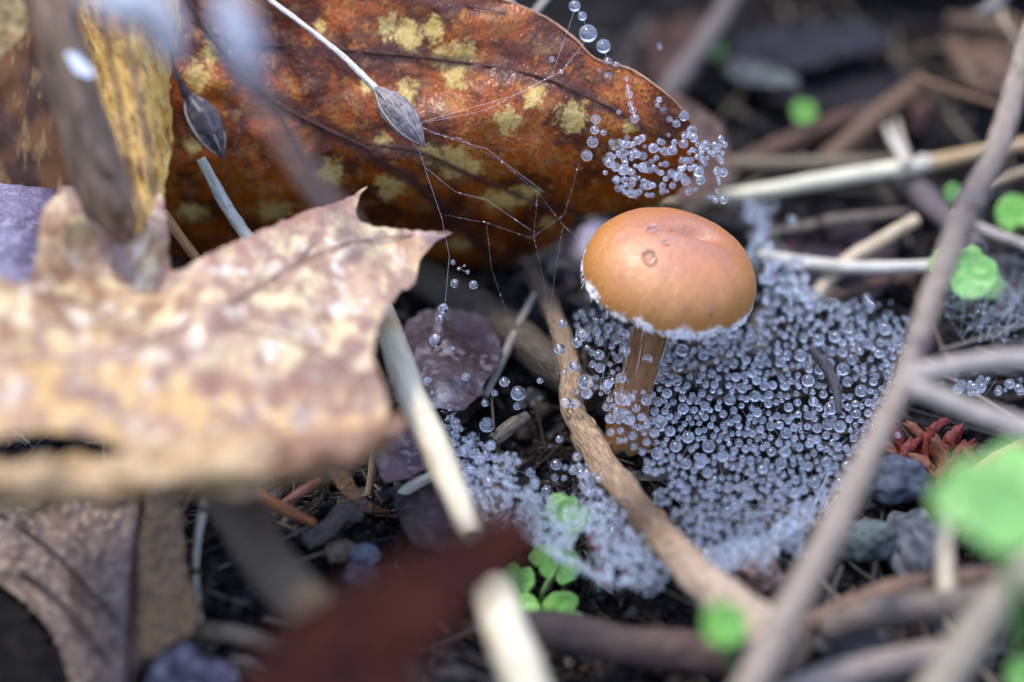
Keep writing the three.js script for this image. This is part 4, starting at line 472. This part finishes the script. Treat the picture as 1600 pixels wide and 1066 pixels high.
{ const t = thing('clover', 'large bright green blurred clover at the right edge near the lens', 'clover', on(1560, 1050, 0)); const a = at(1540, 800, 183); leaflet(at(1515, 775, 183), px2r(58, 183), V(-0.2, 0.8, 0.55), 2.4, G2, t, 0.25, 0.12); leaflet(at(1570, 800, 181), px2r(66, 181), V(0.15, 0.75, 0.65), 0.6, G2, t, 0.3, 0.1); leaflet(at(1590, 740, 186), px2r(52, 186), V(0.1, 0.9, 0.3), -1.2, G2, t, 0.25, 0.12); stemTo(t, [on(1590, 1080, 0), at(1585, 940, 188), at(1560, 830, 184)], 0.5); }
{ const t = thing('seedling', 'green blurred leaf in the bottom right corner', 'seedling', on(1590, 1080, 0)); leaflet(at(1600, 1055, 196), px2r(30, 196), faceUp, 0.5, G1, t); stemTo(t, [on(1590, 1090, 0), at(1596, 1075, 197), at(1600, 1057, 196.2)], 0.3); }
{ const t = thing('seedling', 'round pale green leaf pair behind the tall forked stem', 'seedling', on(1500, 470, 0)); leaflet(on(1516, 426, 6), px2r(42, 238), V(0.1, 0.7, 0.7), 0.9, G2, t, 0.2, 0.12); leaflet(on(1476, 412, 6), px2r(24, 238), V(-0.2, 0.8, 0.6), 2.4, G2, t, 0.2); leaflet(on(1545, 445, 4), px2r(26, 238), V(0.3, 0.8, 0.5), -0.6, G3, t); stemTo(t, [on(1500, 480, 0), on(1506, 455, 3), on(1516, 428, 5.8)], 0.3); }
{ const t = thing('seedling', 'vivid green notched leaf at the right edge', 'seedling', on(1590, 370, 0)); leaflet(on(1585, 334, 5), px2r(30, 244), V(0, 0.7, 0.7), -1.3, G1, t, 0.5, 0.1); stemTo(t, [on(1590, 372, 0), on(1588, 352, 3), on(1586, 336, 4.8)], 0.25); }
{ const t = thing('seedling', 'tiny green leaf near the top, farther left of two', 'seedling', on(1122, 95, 0)); leaflet(on(1120, 76, 3), px2r(18, 268), V(0, 0.6, 0.8), 0.4, G3, t); stemTo(t, [on(1122, 96, 0), on(1121, 86, 1.5), on(1120, 77, 2.8)], 0.25); }
{ const t = thing('seedling', 'tiny vivid green leaf at the top among the dark leaves', 'seedling', on(1256, 200, 0)); leaflet(on(1256, 173, 4), px2r(20, 260), V(0, 0.6, 0.8), 1.4, G1, t); stemTo(t, [on(1256, 202, 0), on(1256, 188, 2), on(1256, 175, 3.8)], 0.25); }
{ const t = thing('seedling', 'pale green upright blade under the white straw beside the tall stem', 'seedling', on(1490, 345, 0)); leaflet(on(1490, 300, 7), px2r(15, 246), V(0.2, 0.4, 0.9), 1.5, G2, t, 0.1); stemTo(t, [on(1492, 350, 0), on(1491, 325, 3.5), on(1490, 300, 7)], 0.42); }

// ───────── pebbles, the dried red bud ─────────
function pebble(label, p, size, c, sq = [1, 0.7, 0.9], rough = 0.55) { let g = new THREE.IcosahedronGeometry(1, 5); g.deleteAttribute('normal'); g.deleteAttribute('uv'); g = mergeVertices(g); const a = g.attributes.position, col = [], s0 = size * 7; for (let i = 0; i < a.count; i++) { const v = V().fromBufferAttribute(a, i), k = 1 + 0.2 * n3(v.x + s0, v.y, v.z) + 0.06 * n3(v.x * 4, v.y * 4 + s0, v.z * 4); a.setXYZ(i, v.x * k * sq[0], v.y * k * sq[1], v.z * k * sq[2]); const q = 0.75 + 0.7 * n3(v.x * 2.4, v.y * 2.4, v.z * 2.4 + s0) + 0.5 * n3(v.x * 7, v.y * 7, v.z * 7); col.push(Math.max(0.2, q), Math.max(0.2, q), Math.max(0.2, q)); } g.setAttribute('color', new THREE.Float32BufferAttribute(col, 3)); g.computeVertexNormals(); const r = size * TAN * 222; g.scale(r, r, r); g.translate(p.x, p.y, p.z); tag(part('pebble', g, std({ color: c.map((x) => x * 0.55), roughness: 0.75, specularIntensity: 0.5, vertexColors: true })), label, 'pebble'); }
pebble('blue-grey pebble below the dried red bud', on(1400, 750, 1.5), 48, [0.075, 0.085, 0.11], [1.1, 0.7, 1]); pebble('greenish grey blurred pebble right of the tall stem', on(1355, 845, 1), 44, [0.11, 0.135, 0.12]); pebble('pinkish brown pebble at the lower end of the bent twig', on(1190, 898, 1.5), 32, [0.28, 0.17, 0.13]); pebble('small bluish white pebble on the soil under the pointed leaf', on(570, 868, 1.5), 22, [0.2, 0.21, 0.25]); pebble('ochre pebble beside the small bluish white one', on(532, 862, 1.2), 24, [0.2, 0.14, 0.08]); pebble('mauve grey pebble in front of the bluish white one', on(562, 900, 1), 26, [0.12, 0.11, 0.13]); pebble('grey rounded lump in the shade at the lower right', on(1330, 1000, 1), 52, [0.16, 0.14, 0.13]); pebble('dark rough lump in the soil below the mushroom web', on(1235, 850, 0.5), 34, [0.035, 0.033, 0.036]); pebble('grey gritty stone right of the greenish pebble', on(1430, 850, 0.5), 58, [0.12, 0.12, 0.125], [0.8, 0.5, 1.3], 0.8);
{ const t = thing('dried_bud', 'dark red dried bud of overlapping scales right of the tall stem', 'bud', on(1450, 710, 1));
  [[1385, 700, 15, -1.2], [1402, 686, 16, -0.5], [1420, 705, 19, 0.9], [1432, 678, 17, -0.9], [1448, 700, 21, 0.3], [1462, 672, 17, 1.2], [1470, 712, 22, -0.4], [1488, 688, 20, 0.8], [1505, 706, 19, 1.3], [1440, 726, 19, -1.3], [1475, 736, 17, 0.7], [1412, 728, 15, 0.2], [1520, 724, 17, -0.7], [1497, 734, 15, 1.5]].forEach(([x, y, r, a], i) => { const g = new THREE.SphereGeometry(1, 20, 14), p = g.attributes.position; for (let k = 0; k < p.count; k++) { const s = 1 + 0.4 * n3(p.getX(k) * 1.3 + i * 3, p.getY(k) * 1.3, p.getZ(k) * 1.3) + 0.14 * n3(p.getX(k) * 5 + i, p.getY(k) * 2, p.getZ(k) * 5); p.setXYZ(k, p.getX(k) * s * 0.62, p.getY(k) * s * 1.35, p.getZ(k) * s * 0.4 + 0.3 * p.getY(k) ** 2 - 0.25 * p.getX(k) ** 2); } g.computeVertexNormals(); const k = px2r(r, 226); g.scale(k, k, k); g.rotateX(-0.7); g.rotateZ(-a); const c = on(x, y, 2.2); g.translate(c.x, c.y, c.z); part('scale', g, std({ color: i % 3 ? [0.11, 0.014, 0.008] : [0.13, 0.045, 0.02], roughness: 0.55, specularIntensity: 0.3 }), t); });
}
{ const t = thing('dried_bud', 'small dark red husk scraps under the near edge of the web', 'husk', on(960, 880, 1)); [[925, 842, 16, 0.2], [938, 862, 18, -0.3], [965, 850, 13, 0.4], [945, 905, 17, 0.9], [978, 885, 13, -0.2]].forEach(([x, y, r, a], i) => { const g = new THREE.SphereGeometry(1, 16, 12), k = px2r(r, 217); g.scale(k * 0.5, k * 1.2, k * 0.4); g.rotateX(-0.7); g.rotateZ(a); const c = on(x, y, 1.8); g.translate(c.x, c.y, c.z); part('scale', g, std({ color: [0.12, 0.018, 0.02], roughness: 0.4 }), t); }); }

// ───────── the spider web and its dewdrops ─────────
const DROP = new THREE.SphereGeometry(MM, 26, 18), ORD = ['topmost', 'second', 'third', 'fourth', 'fifth', 'sixth', 'seventh', 'eighth', 'ninth', 'tenth', 'eleventh', 'twelfth'];
const placed = [], cells = new Map(), key = (x, y, z) => Math.floor(x / 1.6) + ',' + Math.floor(y / 1.6) + ',' + Math.floor(z / 1.6);
function fits(p, r, k = 1) { const cx = Math.floor(p.x / 1.6), cy = Math.floor(p.y / 1.6), cz = Math.floor(p.z / 1.6); for (let a = -1; a <= 1; a++) for (let b = -1; b <= 1; b++) for (let c = -1; c <= 1; c++) for (const q of cells.get((cx + a) + ',' + (cy + b) + ',' + (cz + c)) ?? []) if (q.p.distanceTo(p) < (q.r + r) * k) return false; return true; }
function keep(p, r, info) { const q = { p, r, ...info }; placed.push(q); const k = key(p.x, p.y, p.z); cells.has(k) ? cells.get(k).push(q) : cells.set(k, [q]); return q; }
const single = [];
const strands = [
  ['strand over the rusty leaf\'s upper edge', 229.5, [[898, 9, 9], [910, 25, 7], [919, 52, 14], [943, 72, 11], [950, 98, 9], [963, 103, 7], [937, 111, 6], [950, 120, 10]]],
  ['short chain near the rusty leaf\'s tip', 228.5, [[979, 123, 3.5], [981, 137, 4], [983, 147, 6.5], [985, 162, 5], [989, 172, 5.5], [992, 185, 7]]],
  ['cluster on the rusty leaf above the cap', 228.3, [[931, 186, 8], [929, 203, 7], [943, 207, 5], [926, 222, 9], [956, 222, 5], [969, 221, 4], [983, 226, 6], [917, 243, 9], [953, 243, 6], [976, 261, 6], [976, 281, 6]]],
  ['row along the rusty leaf\'s right edge', 228.8, [[1030, 156, 5], [1027, 164, 4], [1036, 173, 8], [1069, 181, 8], [1046, 186, 5], [1057, 193, 6.5], [1081, 204, 8.5], [1103, 226, 7.5]]],
  ['thread right of the spiked leaf tip', 227, [[708, 410, 4], [726, 415, 2], [717, 420, 3], [731, 425, 3.4], [711, 443, 7], [740, 445, 7], [693, 482, 8], [688, 499, 7.5], [681, 532, 10.5]]],
  ['loose group above the wet bluish leaf', 228, [[707, 546, 5], [728, 589, 6.5], [669, 596, 7]]],
  ['loose group left of the bent twig', 227.5, [[844, 595, 5], [788, 597, 8], [773, 614, 5.5], [810, 615, 12], [758, 630, 6], [808, 635, 6], [761, 664, 12]]],
  ['chain in front of the bent twig', 227, [[879, 506, 7], [909, 524, 10], [875, 546, 9.5], [897, 572, 9], [882, 582, 4], [915, 597, 12], [884, 629, 9], [899, 631, 8]]],
  ['group left of the lower bent twig', 226, [[874, 686, 6], [869, 726, 9], [895, 734, 8.5], [829, 738, 8], [867, 746, 6], [835, 750, 7], [855, 768, 10]]],
  ['cluster in front of the mushroom stem', 226.4, [[999, 500, 9], [974, 523, 9.5], [976, 549, 9.5], [1003, 522, 8], [974, 622, 12.5], [975, 649, 12], [1033, 659, 10], [1012, 561, 8], [950, 600, 8]]],
  ['scatter on the rusty leaf\'s right half', 228.5, [[862, 92, 4.5], [877, 112, 4], [967, 175, 4]]],
  ['row under the side branch at the right edge', 224, [[1497, 608, 8], [1523, 606, 9], [1535, 604, 7], [1560, 612, 6], [1578, 600, 8], [1592, 606, 7]]],
];
for (const [what, d, list] of strands) list.sort((a, b) => a[1] - b[1]).forEach(([x, y, r], i) => single.push(keep(at(x, y, d + R(-0.5, 0.5)), r * TAN * d, { label: ORD[i] + ' dewdrop from the top in the ' + what })));
single.push(keep(at(618, 801, 223.6), 7 * TAN * 224, { label: 'lone dewdrop at the tip of the dark pointed leaf' }), keep(at(1031, 72, 236), 4 * TAN * 236, { label: 'lone tiny dewdrop hanging before the grey twig at the top' }), keep(on(1384, 638, 3), 5 * TAN * 226, { label: 'lone dewdrop beside the tall stem above the dried red bud' }), keep(on(1403, 680, 3.4), 5 * TAN * 226, { label: 'dewdrop resting on the dried red bud, the left one' }), keep(on(1420, 723, 3), 5.5 * TAN * 225, { label: 'dewdrop resting on the dried red bud, the lower one' }));
// webs of drops: outline in the photograph, number tried, radius range in photo pixels, height range over the ground, what to call them
const fields = [
  ['dewy web sheet right of the stem', [[1040, 520], [1105, 522], [1180, 490], [1215, 452], [1300, 478], [1432, 482], [1432, 560], [1385, 640], [1345, 720], [1290, 780], [1210, 868], [1140, 882], [1075, 835], [1010, 740], [985, 690], [1010, 640]], 1350, [4, 10.5], 1.6, [3.2, 5]],
  ['dewy web around the mushroom stem', [[905, 455], [960, 515], [1050, 520], [1040, 640], [990, 700], [930, 640], [900, 560]], 150, [3.5, 9.5], 1.4, [4, 7]],
  ['dewy web behind the cap', [[1128, 312], [1215, 315], [1222, 385], [1262, 450], [1310, 480], [1210, 460], [1190, 470], [1170, 385]], 130, [3, 7.5], 1.5, [2, 6]],
  ['dewy web on the leaf above the cap', [[940, 215], [1000, 215], [1085, 205], [1122, 250], [1135, 312], [1040, 314], [968, 312], [955, 270]], 150, [3.2, 8], 1.5, null, [226, 230.6]],
  ['dewy web left of the bent twig', [[690, 640], [740, 650], [765, 690], [830, 740], [870, 790], [900, 850], [870, 855], [800, 800], [740, 760], [700, 720]], 230, [3.5, 8.5], 1.6, [2, 5]],
  ['dewy web under the lower bent twig', [[905, 710], [965, 770], [1045, 870], [1040, 905], [990, 918], [930, 880], [880, 800]], 330, [3, 7.5], 1.6, [2, 4.5]],
  ['dewy web beyond the tall stem', [[1430, 585], [1600, 590], [1600, 620], [1470, 620]], 26, [3, 6], 1.4, [2, 5]],
  ['fine dew on the near edge of the web', [[1030, 815], [1100, 850], [1180, 840], [1300, 755], [1330, 765], [1215, 880], [1140, 895], [1060, 880]], 420, [1.4, 4], 2.2, [2, 4]],
  ['fine dew on the lower left web edge', [[700, 720], [800, 790], [880, 855], [960, 905], [1030, 905], [1000, 930], [940, 915], [860, 870], [770, 815], [700, 750]], 320, [1.3, 3.8], 2.2, [1.8, 3.4]],
  ['fine dew behind the cap', [[1140, 300], [1210, 340], [1250, 440], [1420, 480], [1430, 500], [1230, 480], [1180, 420]], 90, [1.3, 3.6], 2, [2, 5]],
  ['fine dew on the pale twig at the right', [[1470, 360], [1600, 380], [1600, 540], [1490, 520], [1440, 480]], 110, [1, 2.4], 2, [3, 6]],
];
fields.forEach(([what, poly, n, [r0, r1], pw, hs, ds], f) => {
  let x0 = 1e9, y0 = 1e9, x1 = 0, y1 = 0; for (const [x, y] of poly) { x0 = Math.min(x0, x); x1 = Math.max(x1, x); y0 = Math.min(y0, y); y1 = Math.max(y1, y); }
  for (let i = 0, tries = 0; i < n && tries < n * 12; tries++) {
    const x = R(x0, x1), y = R(y0, y1); if (!inside(poly, x + 34 * n2(x * 0.013, y * 0.013 + 3), y + 26 * n2(x * 0.015 + 7, y * 0.015))) continue;
    if (f < 7 && f !== 3 && n2(x * 0.016 + f, y * 0.02) + 0.5 * n2(x * 0.045, y * 0.05 + f) < R(-1.25, 0.05) - (n > 1000 ? 0.15 : 0)) continue;
    const rp = r0 + (r1 - r0) * rand() ** pw, p = ds ? at(x, y, R(ds[0], ds[1])) : on(x, y, R(hs[0], hs[1])), r = rp * TAN * V().subVectors(p, EYE).dot(FWD);
    if (p.distanceTo(capC) < 7.6 && V().subVectors(p, capC).dot(capAxis) > -0.9) continue;
    if (f < 2 && placed.some((q) => q.f2 !== undefined && (q.x - x) ** 2 + (q.y - y) ** 2 < (0.9 * (q.rp + rp)) ** 2)) continue;
    if (!fits(p, r, f < 7 ? 1.1 : 1)) continue; keep(p, r, { field: f, what, f2: f < 2 ? f : undefined, x, y, rp }); i++;
  }
});
const rest = placed.filter((q) => q.what).sort((a, b) => b.r - a.r), chosen = rest.splice(0, 300 - single.length);
const dewMesh = (q) => { const m = new THREE.Mesh(DROP, WATER); m.name = numbered('dew_drop'); m.position.copy(q.p).multiplyScalar(MM); m.scale.set(q.r, q.r * 0.97, q.r); m.castShadow = m.receiveShadow = true; scene.add(m); return m; };
for (const q of single) tag(dewMesh(q), q.label, 'dewdrop', 'large dewdrops on strands and leaf tips');
const WHERE = [[1110, 545, 'just under the cap margin'], [1290, 590, 'around the dark needle'], [1390, 540, 'beside the tall stem'], [1060, 640, 'right of the mushroom foot'], [1190, 640, 'in the middle of the sheet'], [1300, 690, 'on the right slope of the sheet'], [1120, 780, 'toward the near edge of the sheet'], [1240, 500, 'right of the cap']];
for (const q of chosen) { const d = V().subVectors(q.p, EYE), z = d.dot(FWD), x = d.dot(RIGHT) / z / TAN + 800, y = 533 - d.dot(UPV) / z / TAN; if (q.field === 0) q.what = 'web ' + WHERE.reduce((a, b) => Math.hypot(a[0] - x, a[1] - y) < Math.hypot(b[0] - x, b[1] - y) ? a : b)[2]; }
for (const q of chosen) tag(dewMesh(q), 'clear round dewdrop, one of many in the ' + q.what, 'dewdrop', 'dewdrops in the ' + q.what);
{
  const o = new THREE.InstancedMesh(DROP, WATER, rest.length), d = new THREE.Object3D();
  rest.forEach((q, i) => { d.position.copy(q.p).multiplyScalar(MM); d.scale.setScalar(q.r); d.updateMatrix(); o.setMatrixAt(i, d.matrix); });
  o.name = 'fine_dew'; o.castShadow = o.receiveShadow = true; tag(o, 'countless smaller dewdrops filling the spider web around the mushroom', null, null, 'stuff'); scene.add(o);
}
{ // silk
  const t = thing('spider_web', 'tangled sheet spider web beaded with dew around and beside the mushroom', 'spider web', on(1150, 650, 3));
  const SILK = std({ color: [0.9, 0.92, 0.98], roughness: 0.4 }), beads = [];
  const line = (a, b, r, sag = 0.3, bead = 0) => { const m = a.clone().lerp(b, 0.5).add(V(0, -sag, 0)), c = new THREE.QuadraticBezierCurve3(a, m, b), g = new THREE.TubeGeometry(c, 8, r, 4, false); for (let i = 0; i < bead; i++) { const s = R(0.018, 0.05) * (rand() < 0.1 ? 1.9 : 1); beads.push([c.getPoint(rand()), s]); } return g; };
  const thread = (pts, r, bead) => { for (let i = 0; i < pts.length - 1; i++) part('silk_thread', line(at(...pts[i]), at(...pts[i + 1]), r, 0.05, bead), SILK, t); };
  thread([[632, 208, 226.6], [655, 235, 226.6], [673, 290, 226.6], [690, 340, 226.8], [702, 400, 227], [695, 480, 227], [684, 530, 227]], 0.005, 8);
  thread([[660, 190, 227], [738, 168, 227.5], [800, 150, 228], [877, 112, 228.5], [925, 50, 229.3]], 0.006, 9); thread([[660, 192, 227], [760, 172, 227.6], [862, 118, 228.4], [900, 10, 229.5]], 0.005, 6); thread([[662, 200, 227], [700, 215, 227.4], [760, 232, 228], [850, 300, 229]], 0.005, 10); thread([[665, 262, 226.8], [712, 300, 227.4], [760, 312, 228], [830, 360, 229]], 0.004, 6);
  for (const [what, d, list] of strands.slice(0, 10)) if (!/group/.test(what)) for (let i = 0; i < list.length - 1; i++) if (Math.hypot(list[i][0] - list[i + 1][0], list[i][1] - list[i + 1][1]) < 60 && Math.abs(list[i][0] - list[i + 1][0]) < 16) part('silk_thread', line(at(list[i][0], list[i][1], d), at(list[i + 1][0], list[i + 1][1], d), 0.005, 0.02, 1), SILK, t);
  const net = (poly, n, len, dep, r, bead) => { const out = []; let x0 = 1e9, y0 = 1e9, x1 = 0, y1 = 0; for (const [x, y] of poly) { x0 = Math.min(x0, x); x1 = Math.max(x1, x); y0 = Math.min(y0, y); y1 = Math.max(y1, y); } for (let i = 0; i < n;) { const x = R(x0, x1), y = R(y0, y1); if (!inside(poly, x, y)) continue; const a = R(0, 6.28), l = R(0.4, 1) * len, X = x + Math.cos(a) * l, Y = y + Math.sin(a) * l; if (!inside(poly, X, Y)) { i += 0.05; continue; } out.push(line(dep(x, y), dep(X, Y), r * R(0.6, 1.3), r < 0.003 ? R(0.6, 2) : R(0, 0.4), bead)); i++; } return out; };
  // loose threads in the dark gap between the spiked tip and the cap
  thread([[664, 205, 227], [720, 217, 227.4], [780, 250, 228], [840, 300, 228.4], [880, 352, 228.6], [902, 372, 228]], 0.0018, 11); thread([[691, 335, 226.8], [760, 348, 227.4], [830, 372, 228], [882, 335, 228.6], [905, 255, 228.4]], 0.0016, 10); thread([[840, 300, 228.4], [834, 370, 228.2], [850, 440, 228], [858, 500, 228]], 0.0015, 9); thread([[880, 352, 228.6], [868, 420, 228.2], [858, 500, 228], [872, 590, 227.6]], 0.0015, 8); thread([[760, 348, 227.4], [768, 420, 227.6], [792, 490, 228]], 0.0014, 7);
  const fine = [...net([[1440, 470], [1490, 390], [1640, 380], [1640, 540], [1500, 540]], 120, 110, (x, y) => on(x, y, R(4, 6)), 0.004, 6)];
  for (const [, poly, n, , , hs] of fields.slice(0, 7)) if (hs) fine.push(...net(poly, Math.min(150, Math.round(n * 0.2)), 60, (x, y) => on(x, y, R(hs[0], hs[1])), 0.004, 1));
  for (const [k, n] of [[7, 260], [8, 230], [9, 30], [4, 25], [5, 60]]) fine.push(...net(fields[k][1], n, 36, (x, y) => on(x, y, R(2, 4)), 0.011, 2));
  part('silk_mesh', mergeGeometries(fine), SILK, t).userData.kind = 'stuff';
  const b = new THREE.InstancedMesh(new THREE.SphereGeometry(MM, 10, 8), WATER, beads.length), o = new THREE.Object3D();
  beads.forEach(([p, s], i) => { o.position.copy(p).multiplyScalar(MM); o.scale.setScalar(s); o.updateMatrix(); b.setMatrixAt(i, o.matrix); });
  b.name = 'dew_mist'; b.castShadow = b.receiveShadow = true; tag(b, 'tiny specks of dew strung along the silk threads', null, null, 'stuff'); scene.add(b);
  console.log('drops', placed.length, 'singles', single.length, 'beads', beads.length);
}
renderer.render(scene, camera);
